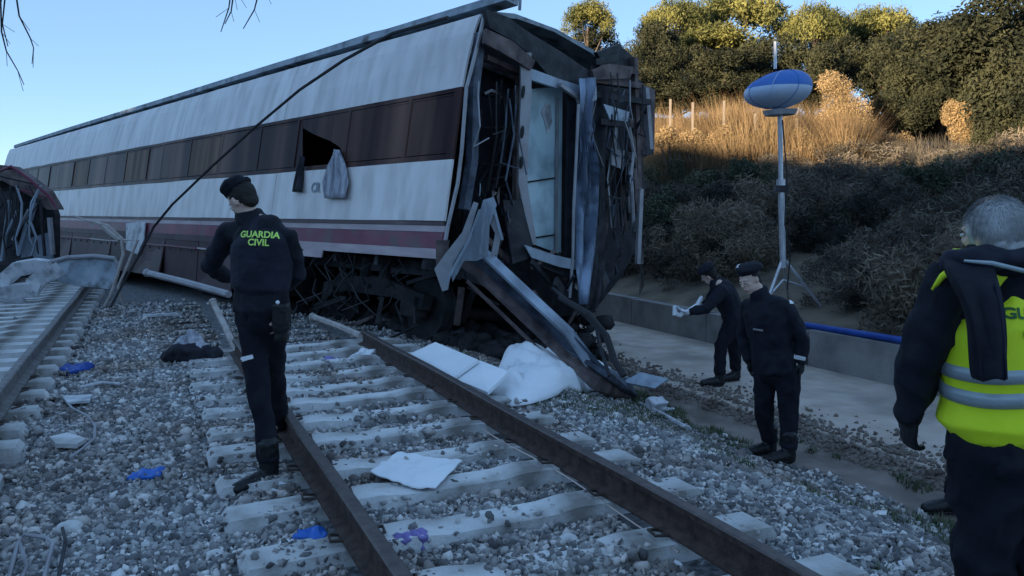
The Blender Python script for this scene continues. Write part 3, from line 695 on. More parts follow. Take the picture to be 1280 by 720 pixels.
epl([(754, 130), (786, 140), (784, 152), (762, 150)], -.2, .02).build('torn_sheet', M['blue_metal'], car)
epl([(738, 88), (760, 80), (790, 84), (786, 98), (742, 100)], -.15, .06).build('torn_sheet', M['brown_metal'], car)
epl([(800, 105), (818, 112), (817, 190), (800, 200)], .1, .03).build('torn_sheet', M['brown_metal'], car)
epl([(742, 66), (770, 56), (788, 72), (786, 84), (752, 84)], .1, .12).build('torn_sheet', M['dark_metal'], car)
for i in range(10):
    x_ = 752+i*4.6; b = MB()
    pts = [E_(x_+random.uniform(-4, 4), 160+k_*random.uniform(26, 34), -.12+random.uniform(-.12, .12)) for k_ in range(5)]
    b.tube(pts, random.choice([.012, .02, .03]), 6); b.build('torn_cable', random.choice([M['cable'], M['cable'], M['frame_metal'], M['dark_metal']]), car)
for i in range(5):
    x_ = 752+i*9; b = MB(); b.bar(E_(x_, 165+i*9, .1), E_(x_+random.uniform(-6, 12), 300-i*6, .1), .06, random.uniform(.05, .12), up=(1, 0, 0)); b.build('torn_bracket', random.choice([M['dark_metal'], M['brown_metal']]), car)
# clutter at the foot of the end
for i in range(16):
    x_ = random.uniform(585, 735); y_ = 285+(x_-585)*.5+random.uniform(-20, 45); b = MB()
    A = E_(x_, y_, random.uniform(-.3, .3)); B = E_(x_+random.uniform(-35, 35), y_+random.uniform(-35, 50), random.uniform(-.4, .4))
    b.bar(A, B, random.uniform(.03, .12), random.uniform(.02, .05), up=(1, .3, 0)); b.build('torn_bracket', random.choice([M['dark_metal'], M['brown_metal'], M['dark_metal'], M['blue_metal']]), car)
b = MB(); b.plate([E_(585, 300, .3), E_(690, 330, .3), E_(745, 390, .3), E_(700, 395, .4), E_(570, 345, .3)], .05); b.build('torn_sheet', M['dark_metal'], car)
b = MB(); b.plate([E_(628, 250, -.1), E_(650, 250, -.1), E_(668, 320, -.15), E_(640, 330, -.1)], .03); b.build('torn_sheet', M['dark_metal'], car)
random.seed(31)
for i in range(44):
    x_ = random.uniform(742, 806); y_ = random.uniform(90, 350); sz = random.uniform(6, 17)
    if i > 30: x_ = random.uniform(590, 640); y_ = random.uniform(230, 330)
    pts = [E_(x_+random.uniform(-.6, .6)*sz, y_+random.uniform(-1.6, 1.6)*sz, random.uniform(-.35, .2)) for _ in range(3)]
    b = MB(); b.plate(pts, .01); b.build('torn_sheet', random.choice([M['dark_metal'], M['end_dark'], M['brown_metal'], M['end_dark'], M['blue_metal']]), car)
for i in range(16):
    x_ = random.choice([random.uniform(588, 645), random.uniform(740, 805)]); y_ = random.uniform(60, 120)+(x_-600)*.15; b = MB()
    b.tube([E_(x_+random.uniform(-6, 6)*k_*.6, y_+k_*random.uniform(15, 34), -.15+random.uniform(-.15, .05)) for k_ in range(5)], random.uniform(.006, .014), 5); b.build('torn_cable', random.choice([M['cable'], M['end_dark'], M['frame_metal']]), car)
# side text remnant below the window
def text(body, size, mat_, parent, mw, ext=.001):
    # bold block letters
    cu = bpy.data.curves.new('lettering', 'FONT'); cu.body = body; cu.size = size; cu.extrude = ext; cu.align_x = 'CENTER'; cu.offset = size*.03
    o = bpy.data.objects.new('lettering', cu); COL.objects.link(o); dg = bpy.context.evaluated_depsgraph_get(); dg.update()
    me_ = bpy.data.meshes.new_from_object(o.evaluated_get(dg)); bpy.data.objects.remove(o)
    me_.materials.clear(); me_.materials.append(mat_); o = link('lettering', me_, parent); o.matrix_basis = mw; return o
p_ = S_(395, 240); mt = Matrix.Translation((p_.x, .02, p_.z)) @ Matrix(((-1, 0, 0, 0), (0, 0, 1, 0), (0, 1, 0, 0), (0, 0, 0, 1)))
text('CR', .2, M['roofgrey'], car, mt)

# ------------------------------------------------------------------ the bent beam that fell from the corner
A = D(592, 322, 8.9); B = ground_at(790, 497); B.z += .08
bm_ = empty('bent_beam', A, 'long pale blue bent beam hanging from the carriage corner down to the ballast', 'beam')
A0 = Vector((0, 0, 0)); B0 = B-A; mid = A0.lerp(B0, .5)+Vector((0, 0, .06))
side = Vector((.75, .6, 0))
def slab(pts, w, h, name, mt_, lift=0):
    b = MB(); n_ = len(pts); V = []; F = []
    for i, p_ in enumerate(pts):
        d = (pts[min(i+1, n_-1)]-pts[max(0, i-1)]).normalized(); xx = (side-d*side.dot(d)).normalized(); yy = xx.cross(d)
        if yy.z < 0: yy = -yy
        for (u, v) in ((-.5, -.5), (.5, -.5), (.5, .5), (-.5, .5)): V.append(p_+xx*(u*w)+yy*(v*h+lift))
    for i in range(n_-1):
        for j in range(4): F.append((i*4+j, i*4+(j+1) % 4, (i+1)*4+(j+1) % 4, (i+1)*4+j))
    F += [(3, 2, 1, 0), tuple((n_-1)*4+j for j in range(4))]; b.add(V, F); return b.build(name, mt_, bm_)
path_pts = [D(580, 312, 9.0)-A, D(602, 326, 8.9)-A, D(655, 376, 8.75)-A, D(706, 424, 8.55)-A, D(752, 465, 8.3)-A, B0]
slab(path_pts, .15, .03, 'beam_top', M['blue_metal'], .105)
slab(path_pts, .07, .18, 'beam_web', M['end_dark'])
slab([p_+Vector((-.06, -.04, -.11)) for p_ in path_pts], .15, .04, 'beam_flange', M['brown_metal'])
slab([p_+Vector((-.16, -.06, -.22)) for p_ in path_pts[1:4]], .03, .03, 'torn_strip', M['brown_metal'])
def plw(pxs, Ys, th, name, mt_, par, org):
    b = MB(); Ys = Ys if isinstance(Ys, (list, tuple)) else [Ys]*len(pxs)
    b.plate([D(x_, y_, Y_)-org for (x_, y_), Y_ in zip(pxs, Ys)], th); return b.build(name, mt_, par)
plw([(563, 338), (571, 322), (592, 292), (604, 250), (617, 246), (621, 256), (612, 282), (610, 320), (596, 326), (580, 326), (573, 340), (566, 352)], [8.8]*12, .04, 'torn_head', M['blue_metal'], bm_, A)
plw([(543, 336), (556, 318), (578, 290), (592, 252), (598, 254), (586, 296), (566, 330), (560, 362), (553, 364)], 8.72, .03, 'torn_head', M['frame_metal'], bm_, A)
plw([(606, 256), (616, 262), (627, 292), (622, 318), (613, 322), (619, 292), (609, 272)], 8.85, .03, 'torn_head', M['frame_metal'], bm_, A)
plw([(545, 300), (562, 300), (556, 345), (545, 335)], 8.95, .03, 'torn_head', M['brown_metal'], bm_, A)
for (x0_, y0_, x1_, y1_, Y_) in ((600, 262, 575, 330, 8.66), (608, 252, 600, 318, 8.7), (586, 300, 556, 356, 8.62), (618, 262, 628, 300, 8.8)):
    b = MB(); b.bar(D(x0_, y0_, Y_)-A, D(x1_, y1_, Y_)-A, .03, .03, up=(0, 1, 0)); b.build('fold_rib', M['blue_metal'], bm_)

# thick dark hose/cable loop beside beam
P0 = [D(700, 372, 8.3), D(735, 392, 8.0), D(758, 420, 7.9), D(768, 450, 7.8), D(780, 470, 7.7)]
b = MB(); b.tube([p_-P0[-1] for p_ in P0], .035, 8); o = b.build('broken_pipe', M['cable']); o.location = P0[-1]; tag(o, 'dark bent pipe curving down behind the pale beam', 'pipe')
P0 = [D(690, 360, 8.6), D(720, 384, 8.4), D(745, 408, 8.2), D(752, 440, 8.1), D(762, 470, 7.9)]
b = MB(); b.tube([p_-P0[-1] for p_ in P0], .02, 8); o = b.build('broken_pipe', M['dark_metal']); o.location = P0[-1]; tag(o, 'thinner dark pipe hanging from the torn carriage floor', 'pipe')

# debris heap under the carriage, shade put into its near-black colour
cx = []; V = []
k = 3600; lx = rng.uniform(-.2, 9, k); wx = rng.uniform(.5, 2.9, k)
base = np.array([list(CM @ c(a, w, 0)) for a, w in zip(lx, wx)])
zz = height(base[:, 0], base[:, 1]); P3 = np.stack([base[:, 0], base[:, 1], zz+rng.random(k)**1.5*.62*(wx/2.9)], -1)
tag(link('rubble', rocks(P3, rng.uniform(.04, .16, k), M['under_shade'], 'rubble')), 'earth and rubble heaped under the carriage, darkened to stand for shade', 'rubble', kind='stuff')

# ------------------------------------------------------------------ cable across the carriage side
a0 = CM @ c(-.1, .35, 3.35)
pxs = [(560, 22, 10.4), (490, 42, 11.0), (430, 75, 11.6), (375, 112, 12.4), (320, 158, 13.2), (265, 208, 13.8), (215, 256, 14.2), (192, 284, 14.6), (172, 322, 14.5), (155, 352, 14.3), (138, 384, 14.0)]
pts = [D(x_, y_, Y_-.9) for x_, y_, Y_ in pxs]
from mathutils import geometry
b = MB(); b.tube([p_-pts[-1] for p_ in pts], .022, 6); o = b.build('overhead_cable', M['cable']); o.location = pts[-1]; tag(o, 'dark overhead cable slung diagonally across the carriage side', 'cable')

# ------------------------------------------------------------------ wreckage at left
W0 = ground_at(30, 372)
wr = empty('wrecked_carriage', (D(30, 340, 16.5).x, 16.5, 0), 'crushed dark blue wreck of another carriage at the left edge', 'train carriage')
wo = wr.location
def wpl(pxs, Y_, th, nm, mt_): return plw(pxs, Y_, th, nm, mt_, wr, wo)
wpl([(-60, 232), (0, 214), (30, 222), (62, 240), (72, 268), (72, 345), (-60, 350)], 17.3, .2, 'crushed_shell', M['dark_metal'])
wpl([(-60, 205), (0, 206), (18, 208), (60, 238), (74, 262), (66, 262), (46, 246), (10, 226), (-60, 230)], 16.9, .4, 'crushed_roof', M['brown_metal'])
wpl([(0, 240), (26, 238), (24, 300), (-4, 320)], 16.8, .08, 'torn_sheet', M['dark_metal'])
wpl([(30, 300), (64, 290), (66, 330), (26, 335)], 16.7, .08, 'torn_sheet', M['blue_metal'])
for (x0_, y0_, x1_, y1_, w_, m_, Y_) in ((43, 254, 24, 318, .12, 'blue_metal', 16.5), (36, 262, 16, 300, .06, 'frame_metal', 16.4), (62, 272, 66, 318, .1, 'frame_metal', 16.5), (5, 300, 22, 262, .05, 'blue_metal', 16.5), (0, 212, 18, 210, .06, 'rubber', 16.0), (-10, 218, 50, 232, .05, 'rubber', 16.4),
                                         (20, 236, 66, 248, .05, 'maroon', 16.5), (50, 250, 56, 320, .06, 'dark_metal', 16.4), (12, 250, 2, 330, .08, 'blue_metal', 16.5), (-8, 330, 40, 322, .1, 'dark_metal', 16.2)):
    b = MB(); b.bar(D(x0_, y0_, Y_)-wo, D(x1_, y1_, Y_)-wo, w_, w_*.6); b.build('bent_bar', M[m_], wr)
for i in range(10):
    x_ = random.uniform(-5, 60); b = MB(); b.tube([D(x_+random.uniform(-9, 9), 232+k_*22, 16.3)-wo for k_ in range(5)], random.uniform(.012, .03), 5); b.build('torn_cable', random.choice([M['cable'], M['blue_metal'], M['dark_metal']]), wr)
b = MB(); b.tube([D(-6, 216, 15.9)-wo, D(14, 208, 15.9)-wo, D(34, 222, 15.9)-wo, D(60, 244, 15.9)-wo, D(72, 262, 15.9)-wo], .03, 6); b.build('torn_cable', M['maroon'], wr)

def thing_plate(pxs, Ys, th, name, mt_, label, cat, extra=None):
    pts = [D(x_, y_, Y_) for (x_, y_), Y_ in zip(pxs, Ys)]; lo_ = min(pts, key=lambda q: q.z)
    b = MB(); b.plate([p_-lo_ for p_ in pts], th); o = b.build(name, mt_); o.location = lo_; return tag(o, label, cat)
# grey bent panel
gp = empty('sheet_metal_wreckage', D(105, 366, 14.4), 'large grey metal panel with a rolled top edge, lying beside the left track', 'panel'); go = gp.location.copy()
plw([(64, 326), (84, 322), (118, 321), (146, 325), (147, 343), (138, 362), (100, 358), (66, 350)], [14.4, 14.4, 14.4, 14.4, 14.3, 14.2, 14.2, 14.3], .05, 'panel_sheet', M['roofgrey'], gp, go)
b = MB(); b.tube([D(x_, y_, 14.35)-go for x_, y_ in ((60, 328), (84, 322), (118, 320), (143, 323), (147, 330), (146, 345), (138, 362))], .04, 8); b.build('panel_rim', M['frame_metal'], gp)
# white twisted frame bits at far left
tw = empty('torn_white_sheet', D(28, 380, 13.9), 'twisted white sheet metal torn into loops beside the wreck', 'wreckage'); to = tw.location.copy()
for pts_, w_ in (([(2, 372), (6, 350), (22, 336), (46, 332), (62, 334)], .10), ([(0, 366), (14, 364), (40, 362), (44, 352), (62, 340)], .12), ([(44, 352), (60, 344), (74, 336)], .05), ([(38, 366), (46, 354), (56, 342)], .05), ([(-10, 380), (12, 384), (30, 378)], .08)):
    b = MB()
    P_ = [D(x_, y_, 13.9)-to for x_, y_ in pts_]
    for i in range(len(P_)-1): b.bar(P_[i], P_[i+1]+(P_[i+1]-P_[i])*.08, .25, w_, up=(0, 1, .3))
    b.build('torn_strip', M['pale_panel'], tw)
# pale branching strips before the carriage
ps = empty('twisted_strip', G(136, 388), 'pale twisted metal strips standing up beside the grey panel', 'wreckage'); po_ = ps.location.copy()
for pts_, w_ in (([(110, 276), (135, 282), (152, 298), (154, 318), (146, 345), (138, 370), (130, 384)], .05), ([(152, 300), (172, 300), (160, 330), (148, 358), (152, 376)], .04), ([(128, 282), (140, 292), (150, 300)], .08), ([(92, 270), (110, 276)], .03)):
    b = MB(); b.tube([D(x_, y_, 13.4)-po_ for x_, y_ in pts_], w_*.6, 6); b.build('strip', M['wood'], ps)
def pole(p0, p1, r_, mt_, label, cat='pole', nm='metal_pole'):
    b = MB(); d = p1-p0; b.tube([Vector((0, 0, 0)), d*.5+Vector((0, 0, .01)), d], r_, 7); b.tube([d*.98, d*1.01], r_*1.3, 7)
    o = b.build(nm, mt_); o.location = p0; return tag(o, label, cat)
pole(D(286, 368, 10.6), D(184, 341, 12.6), .05, M['frame_metal'], 'long pale pole jutting out behind the officer on the left')
pole(G(296, 440, .03), D(266, 377, 9.9), .04, M['wood'], 'short pale bar leaning down to the ballast by the left officer')
pole(D(452, 420, 9.7), D(391, 396, 11.2), .045, M['wood'], 'loose rusty bar lying at the end of the right rail', nm='rusty_bar')
b = MB(); b.box((0, 0, .03), (.5, .12, .04), Matrix.Rotation(.5, 3, 'Z')); o = b.build('plank', M['pale_panel']); o.location = G(200, 396); tag(o, 'small pale plank lying on ballast before the carriage skirt', 'plank')
# fallen bag by the officer
g0 = G(238, 452)
bag = empty('crumpled_bag', g0, 'dark crumpled bag with a pale cloth on top, lying on the ballast', 'bag')
b = MB(); b.ell((0, 0, .1), (.26, .16, .12)); b.ell((.18, .02, .08), (.18, .12, .08)); b.ell((-.2, 0, .06), (.12, .12, .06))
link('bag_body', fuse(b, .02, M['dark_cloth'], .03, 7), bag)
b = MB(); b.ell((.0, .03, .2), (.15, .1, .1)); b.ell((.02, .03, .28), (.05, .05, .1)); b.ell((.12, 0, .15), (.12, .09, .05)); b.ell((-.12, 0, .16), (.1, .08, .04))
link('pale_cloth', fuse(b, .018, M['grey_cloth'], .03, 9), bag)

# ------------------------------------------------------------------ white sheets
def cloth(outline, name, mat_, label, cat, zf, RR=26, K=88, res=34, amp=.02, fs=6):
    # outline: world ground points; the sheet is a sagging grid clipped to the outline
    c0 = sum(outline, Vector())/len(outline); base_z = min(gz(p_.x, p_.y) for p_ in outline)
    rad = []
    V = []; F = []
    def edge(a):
        d = Vector((math.cos(a), math.sin(a))); best = .1
        for i in range(len(outline)):
            p_ = outline[i]-c0; q_ = outline[(i+1) % len(outline)]-c0
            ex, ey = q_.x-p_.x, q_.y-p_.y; den = d.x*ey-d.y*ex
            if abs(den) < 1e-9: continue
            t = (p_.x*ey-p_.y*ex)/den; u = (p_.x*d.y-p_.y*d.x)/den
            if t > 0 and -1e-6 <= u <= 1+1e-6: best = max(best, t)
        return best
    V.append(Vector((0, 0, zf(0, 0, 0)+gz(c0.x, c0.y)-base_z)))
    for j in range(1, RR+1):
        for k_ in range(K):
            a = 2*math.pi*k_/K; r_ = edge(a)*j/RR; x_, y_ = math.cos(a)*r_, math.sin(a)*r_
            nz = noise.noise(Vector((x_*fs, y_*fs, 1.7)))+.6*noise.noise(Vector((x_*fs*2.3, y_*fs*2.3, 4.7)))
            V.append(Vector((x_, y_, zf(x_, y_, j/RR)+amp*abs(nz)+gz(c0.x+x_, c0.y+y_)-base_z)))
    for k_ in range(K): F.append((0, 1+k_, 1+(k_+1) % K))
    for j in range(RR-1):
        for k_ in range(K): k2 = (k_+1) % K; F.append((1+j*K+k_, 1+(j+1)*K+k_, 1+(j+1)*K+k2, 1+j*K+k2))
    me_ = evaluated(new_mesh(name, V, F, mat_), [('SOLIDIFY', dict(thickness=.008))])
    me_.polygons.foreach_set('use_smooth', [True]*len(me_.polygons)); o = link(name, me_); o.location = (c0.x, c0.y, base_z); return tag(o, label, cat)
ol = [ground_at(x_, y_) for x_, y_ in ((600, 490), (640, 516), (664, 512), (700, 500), (752, 490), (764, 468), (700, 452), (632, 462))]
CTL = [(ground_at(a_, b_), h_) for a_, b_, h_ in ((692, 466, .40), (662, 474, .33), (724, 470, .37), (640, 492, .17), (628, 480, .10), (708, 486, .08), (742, 478, .16), (668, 496, .13), (620, 492, .04), (694, 479, .26))]
def zmound(x_, y_, t):
    cc = sum(ol, Vector())/len(ol); W_ = A_ = 0
    for q, h_ in CTL: w_ = 1/((cc.x+x_-q.x)**2+(cc.y+y_-q.y)**2+.003)**1.3; W_ += w_; A_ += w_*h_
    cr = 1-2*abs(noise.noise(Vector((x_*4.1, y_*4.1+2, 1))))
    return A_/W_*(1-t**8*.8)+.075*cr*(1-t**6)+.02
def zmound_old(x_, y_, t): return (.34*(1-t**3)*(1+.9*noise.noise(Vector((x_*2.1+3, y_*2.1, 5))))+.10*(1-t*t)*(1-2*abs(noise.noise(Vector((x_*3.7, y_*3.7+2, 1))))))+.03
cloth(ol, 'white_sheet', M['white_cloth'], 'large white sheet draped over a mound beside the right rail', 'sheet', zmound, amp=.03, fs=7)
ol = [G(x_, y_, .08) for x_, y_ in ((462, 588), (498, 562), (552, 572), (579, 575), (543, 610), (520, 607))]
cloth(ol, 'white_sheet', M['white_cloth'], 'white cloth lying flat across the sleepers between the rails', 'sheet', lambda x_, y_, t: .095+.01*math.sin(x_*9), amp=.03, fs=5)
def board(pxs, z_, th, label, name='white_board', mt_='white_cloth', cat='board', zs=None):
    pts = [G(x_, y_, z_ if zs is None else zs[i]) for i, (x_, y_) in enumerate(pxs)]
    o_ = pts[0].copy(); b = MB(); b.plate([p_-o_ for p_ in pts], th); o = b.build(name, M[mt_]); o.location = o_; return tag(o, label, cat)
board([(512, 444), (545, 429), (598, 451), (566, 474)], .12, .03, 'nearer white board lying tilted beside the right rail', zs=[.16, .3, .3, .16])
board([(569, 475), (600, 452), (636, 466), (610, 492)], .12, .03, 'farther white board lying between the rail and the sheet', zs=[.14, .28, .24, .12])
wb = ground_at(820, 515); b = MB(); b.box((0, 0, .07), (.19, .15, .15), Matrix.Rotation(.5, 3, 'Z') @ Matrix.Rotation(.35, 3, 'X')); b.box((.09, .03, .03), (.14, .2, .02), Matrix.Rotation(.9, 3, 'Z'))
o = link('crushed_box', fuse(b, .012, M['pale_panel'], .016, 9, 2)); o.location = wb; tag(o, 'small crushed white box lying at the foot of the fallen beam', 'box')
board([(778, 478), (800, 466), (836, 474), (818, 486)], 0, .02, 'thin blue-grey sheet lying behind the foot of the beam', 'metal_scrap', 'blue_metal', 'sheet', zs=[-.3, -.2, -.28, -.34])
# pale bar continuing from beam foot
pole(ground_at(800, 508)+Vector((0, 0, .03)), ground_at(860, 541)+Vector((0, 0, .04)), .025, M['pale_panel'], 'thin pale bar on the shoulder beyond the white box', 'bar', 'metal_bar')
# plastic scraps and stones
def scrap(px, py, r_, mt_, label, cat, name, hgt=.05):
    g_ = ground_at(px, py)+Vector((0, 0, .022)); r_ *= 1.35; hgt *= 1.2; b = MB()
    for i in range(6): b.ell((random.uniform(-1, 1)*r_*.6, random.uniform(-1, 1)*r_*.5, hgt*random.uniform(.3, .8)), (r_*random.uniform(.3, .6), r_*random.uniform(.25, .5), hgt*random.uniform(.3, .7)), seg=10, rings=6)
    o = link(name, fuse(b, r_*.09, M[mt_], r_*.16, 3/r_*.6)); o.location = g_; return tag(o, label, cat)
scrap(393, 684, .075, 'blue_plastic', 'bright blue plastic scrap beside the left rail in the foreground', 'plastic scrap', 'plastic_scrap')
scrap(360, 692, .06, 'white_cloth', 'pale paper scrap touching the blue plastic in the foreground', 'paper scrap', 'paper_scrap', .03)
scrap(190, 598, .09, 'blue_plastic', 'blue plastic scrap alone on the ballast between the tracks', 'plastic scrap', 'plastic_scrap', .03)
scrap(96, 466, .16, 'hose_blue', 'dark blue cloth scrap beside the left track sleepers', 'cloth scrap', 'cloth_scrap', .05)
scrap(516, 690, .07, 'purple', 'purple plastic film between the rails in the foreground', 'plastic film', 'plastic_film', .06)
scrap(412, 458, .1, 'purple', 'small purple film near the far sleepers of the right track', 'plastic film', 'plastic_film', .05)
scrap(455, 452, .12, 'white_cloth', 'white crumpled paper near the end of the right rail', 'paper scrap', 'paper_scrap', .08)
scrap(85, 665, .0, 'white_cloth', '', '', 'x') if False else None
def stone(px, py, r_, label, mt_='sleeper'):
    g_ = ground_at(px, py); b = MB(); b.ell((0, 0, r_*.4), (r_, r_*.8, r_*.6), seg=9, rings=6)
    me_ = fuse(b, r_*.12, M[mt_], r_*.22, .9/r_, 1); o = link('stone', me_); o.location = g_; return tag(o, label, 'stone')
stone(88, 668, .07, 'large pale block on ballast at the lower left')
stone(712, 681, .055, 'pale broken stone between two near sleepers')
stone(270, 700, .05, 'pale angular stone in the foreground left of the blue scrap')
# wire frame bottom left and bent rod
wf = empty('bent_wire_debris', G(40, 700), 'bent pale metal frame lying at the bottom left corner', 'metal frame'); w0 = wf.location.copy()
b = MB(); b.tube([G(x_, y_, z_)-w0 for x_, y_, z_ in ((8, 735, .03), (22, 680, .05), (30, 668, .07), (58, 672, .1), (66, 680, .09), (52, 735, .06))], .010, 6); b.build('frame_bar', M['frame_metal'], wf)
b = MB(); b.tube([G(x_, y_, z_)-w0 for x_, y_, z_ in ((70, 740, .03), (82, 676, .05), (78, 660, .06))], .009, 6); b.build('frame_bar', M['dark_metal'], wf)
b = MB(); b.tube([G(x_, y_, z_)-w0 for x_, y_, z_ in ((24, 676, .05), (34, 708, .04), (24, 730, .03))], .009, 6); b.build('frame_bar', M['frame_metal'], wf)
pts = [G(x_, y_, z_) for x_, y_, z_ in ((78, 496, .04), (90, 510, .04), (110, 520, .05), (119, 532, .05), (118, 548, .04), (104, 560, .04), (88, 572, .03))]
b = MB(); b.tube([p_-pts[0] for p_ in pts], .010, 6); o = b.build('bent_rod', M['frame_metal']); o.location = pts[0]; tag(o, 'pale curved rod on the ballast right of the left track', 'rod')
pts = [G(x_, y_, z_) for x_, y_, z_ in ((100, 484, .04), (128, 478, .05), (150, 480, .04))]
b = MB(); b.tube([p_-pts[0] for p_ in pts], .014, 6); o = b.build('bent_rod', M['pale_panel']); o.location = pts[0]; tag(o, 'short straight pale rod above the curved rod', 'rod')
board([(62, 548), (84, 543), (108, 550), (96, 558), (70, 557)], .04, .03, 'broken pale concrete slab near the left track', 'concrete_slab', 'sleeper', 'slab')
board([(78, 496), (116, 494), (112, 502), (84, 504)], .04, .02, 'thin pale strip of board next to the curved rod', 'plank', 'pale_panel', 'plank')
# thin bright cable beside right rail
b = MB()
for (a_, b_, lb) in ((.9, 2.6, 'thin bright cable lying along the foot of the right rail, nearest piece'), (3.0, 5.4, 'thin bright cable lying along the foot of the right rail, middle piece')):
    pts = [tn(s, 2.347-.11+.015*math.sin(s*2.1), .05+.012*math.sin(s*3.3)) for s in np.arange(a_, b_, .2)]
    b = MB(); b.tube([p_-pts[0] for p_ in pts], .006, 5); o = b.build('rail_cable', M['steel_bright']); o.location = pts[0]; tag(o, lb, 'cable')
# small fragments
k = 600; yy = 3+11*rng.random(k); xx_ = (rng.random(k)*2-1)*.62*yy; nn_ = xx_*N.x+yy*N.y; kk = (nn_ > -5) & (nn_ < 4)
xx_, yy = xx_[kk], yy[kk]
V = []; F = []
for x_, y_ in zip(xx_, yy):
    z_ = gz(x_, y_)+random.uniform(.04, .06); a = random.random()*6.28; s_ = random.uniform(.006, .022); l_ = s_*random.uniform(1, 4)
    dx, dy = math.cos(a)*l_, math.sin(a)*l_; ex, ey = -math.sin(a)*s_, math.cos(a)*s_; q = len(V)
    V += [(x_, y_, z_), (x_+dx, y_+dy, z_+random.uniform(-.01, .02)), (x_+dx+ex, y_+dy+ey, z_), (x_+ex, y_+ey, z_+.01)]; F.append((q, q+1, q+2, q+3))
tag(link('litter', new_mesh('litter', V, F, M['pale_panel'])), 'small pale fragments scattered over the ballast', 'litter', kind='stuff')

# ------------------------------------------------------------------ blue hose on the wall
pts = [tn(s, 8.28+.04*math.sin(s), .09+.012*math.sin(s*1.3)) for s in np.arange(-1, 9.6, .4)]
b = MB(); b.tube([p_-pts[0] for p_ in pts], .045, 10); o = b.build('blue_hose', M['hose_blue'], smooth=True); o.location = pts[0]; tag(o, 'blue hose laid along the top of the low wall', 'hose')

# ------------------------------------------------------------------ lighting balloon on mast
YL = 12.4
LB = D(981, 352, YL)
LB.z = gz(LB.x, LB.y)
mast = empty('lighting_balloon', LB, 'tripod mast with a blue and white inflatable lighting balloon above the path', 'work light')
def mp(px, py, dy=0): return D(px, py, YL+dy)-LB
b = MB(); b.ell(mp(972, 114), (.49, .49, .31), seg=48, rings=28); V2 = []
zc0 = mp(972, 114).z; mz = [0 if sum(b.V[i].z for i in f)/len(f) > zc0+.03 else 1 for f in b.F]
for i, v in enumerate(b.V):
    d = v-mp(972, 114); sc = 1+.18*(d.x/.49)*(1 if d.z > 0 else .5); v.z = mp(972, 114).z+d.z*(1.0 if d.z > 0 else .85)*sc*.98; v.x += d.z*.25
    b.M
zmid = mp(972, 114).z
mi_ = []
for f in b.F:
    cz = sum(b.V[i].z for i in f)/len(f); cxx = sum(b.V[i].x for i in f)/len(f)-mp(972, 114).x
    mi_.append(0 if cz > zmid+.0-.10*cxx else 1)
b.M = mz; b.build('balloon', [M['balloon_blue'], M['balloon_white']], mast, True)
zb = mp(972, 114)
for q in range(4):
    a_ = q*math.pi/4+.3; b = MB(); P_ = []
    for i in range(33):
        t_ = 2*math.pi*i/32; dx_, dy_, dz_ = math.cos(t_)*math.cos(a_)*.494, math.cos(t_)*math.sin(a_)*.494, math.sin(t_)*.314
        scq = 1+.18*(dx_/.49)*(1 if dz_ > 0 else .5); P_.append(zb+Vector((dx_+dz_*.25, dy_, dz_*(1.0 if dz_ > 0 else .85)*scq*.98)))
    b.tube(P_, .005, 5); b.build('balloon_seam', M['balloon_white'] if q % 2 else M['balloon_blue'], mast)
b = MB(); b.tube([mp(975, 138), mp(975, 144)], [.26, .22], 16); b.build('lamp_base', M['alu'], mast)
b = MB(); b.tube([mp(975, 142), mp(976, 230)], .036, 10); b.build('mast_upper', M['alu'], mast)
b = MB(); b.tube([mp(976, 226), mp(979, 335)], .048, 10); b.tube([mp(976, 224), mp(976, 232)], .065, 10); b.build('mast_lower', M['alu'], mast)
b = MB(); b.tube([mp(978, 150, -.08), mp(984, 220, -.06), mp(981, 280, -.09), mp(988, 318, -.05), mp(984, 362, -.05)], .012, 5); b.build('power_cable', M['cable'], mast)
b = MB(); b.box(mp(976, 236), (.2, .14, .1)); b.build('mast_clamp', M['dark_metal'], mast)
b = MB(); b.tube([mp(969, 86), mp(969, 52)], .022, 6); b.build('antenna', M['alu'], mast)
for (x_, y_, dy) in ((950, 388, -.1), (1026, 392, .0), (985, 372, .8)):
    e = mp(x_, y_, dy); e.z = gz(e.x+LB.x, e.y+LB.y)-LB.z; b = MB(); b.tube([mp(979, 322), e], .025, 7); b.tube([mp(979, 350), mp(979, 322).lerp(e, .6)], .016, 6); b.build('leg', M['alu'], mast)

# ------------------------------------------------------------------ vegetation
def leafcloud(lobes, count, size, ratio=.45):
    # many small quads spread through lobed volume, denser near the surface, twiggy gaps
    V = np.zeros((count*4, 3)); k = 0
    lob = np.array([l[0] for l in lobes]); rad = np.array([l[1] for l in lobes]); wt = rad.prod(1)**(2/3); wt /= wt.sum()
    li = rng.choice(len(lobes), count, p=wt); d = rng.normal(size=(count, 3)); d /= np.linalg.norm(d, axis=1)[:, None]
    r_ = rng.random(count)**.4; P = lob[li]+d*r_[:, None]*rad[li]*(1+.13*rng.normal(size=(count, 1)))
    a = rng.normal(size=(count, 3)); a /= np.linalg.norm(a, axis=1)[:, None]; b_ = np.cross(a, rng.normal(size=(count, 3))); b_ /= np.linalg.norm(b_, axis=1)[:, None]
    s_ = size*(.5+rng.random(count))[:, None]; a = a*s_; b_ = b_*s_*ratio
    V = np.stack([P-a, P-b_, P+a, P+b_], 1).reshape(-1, 3); F = np.arange(4*count).reshape(-1, 4)
    return V, F
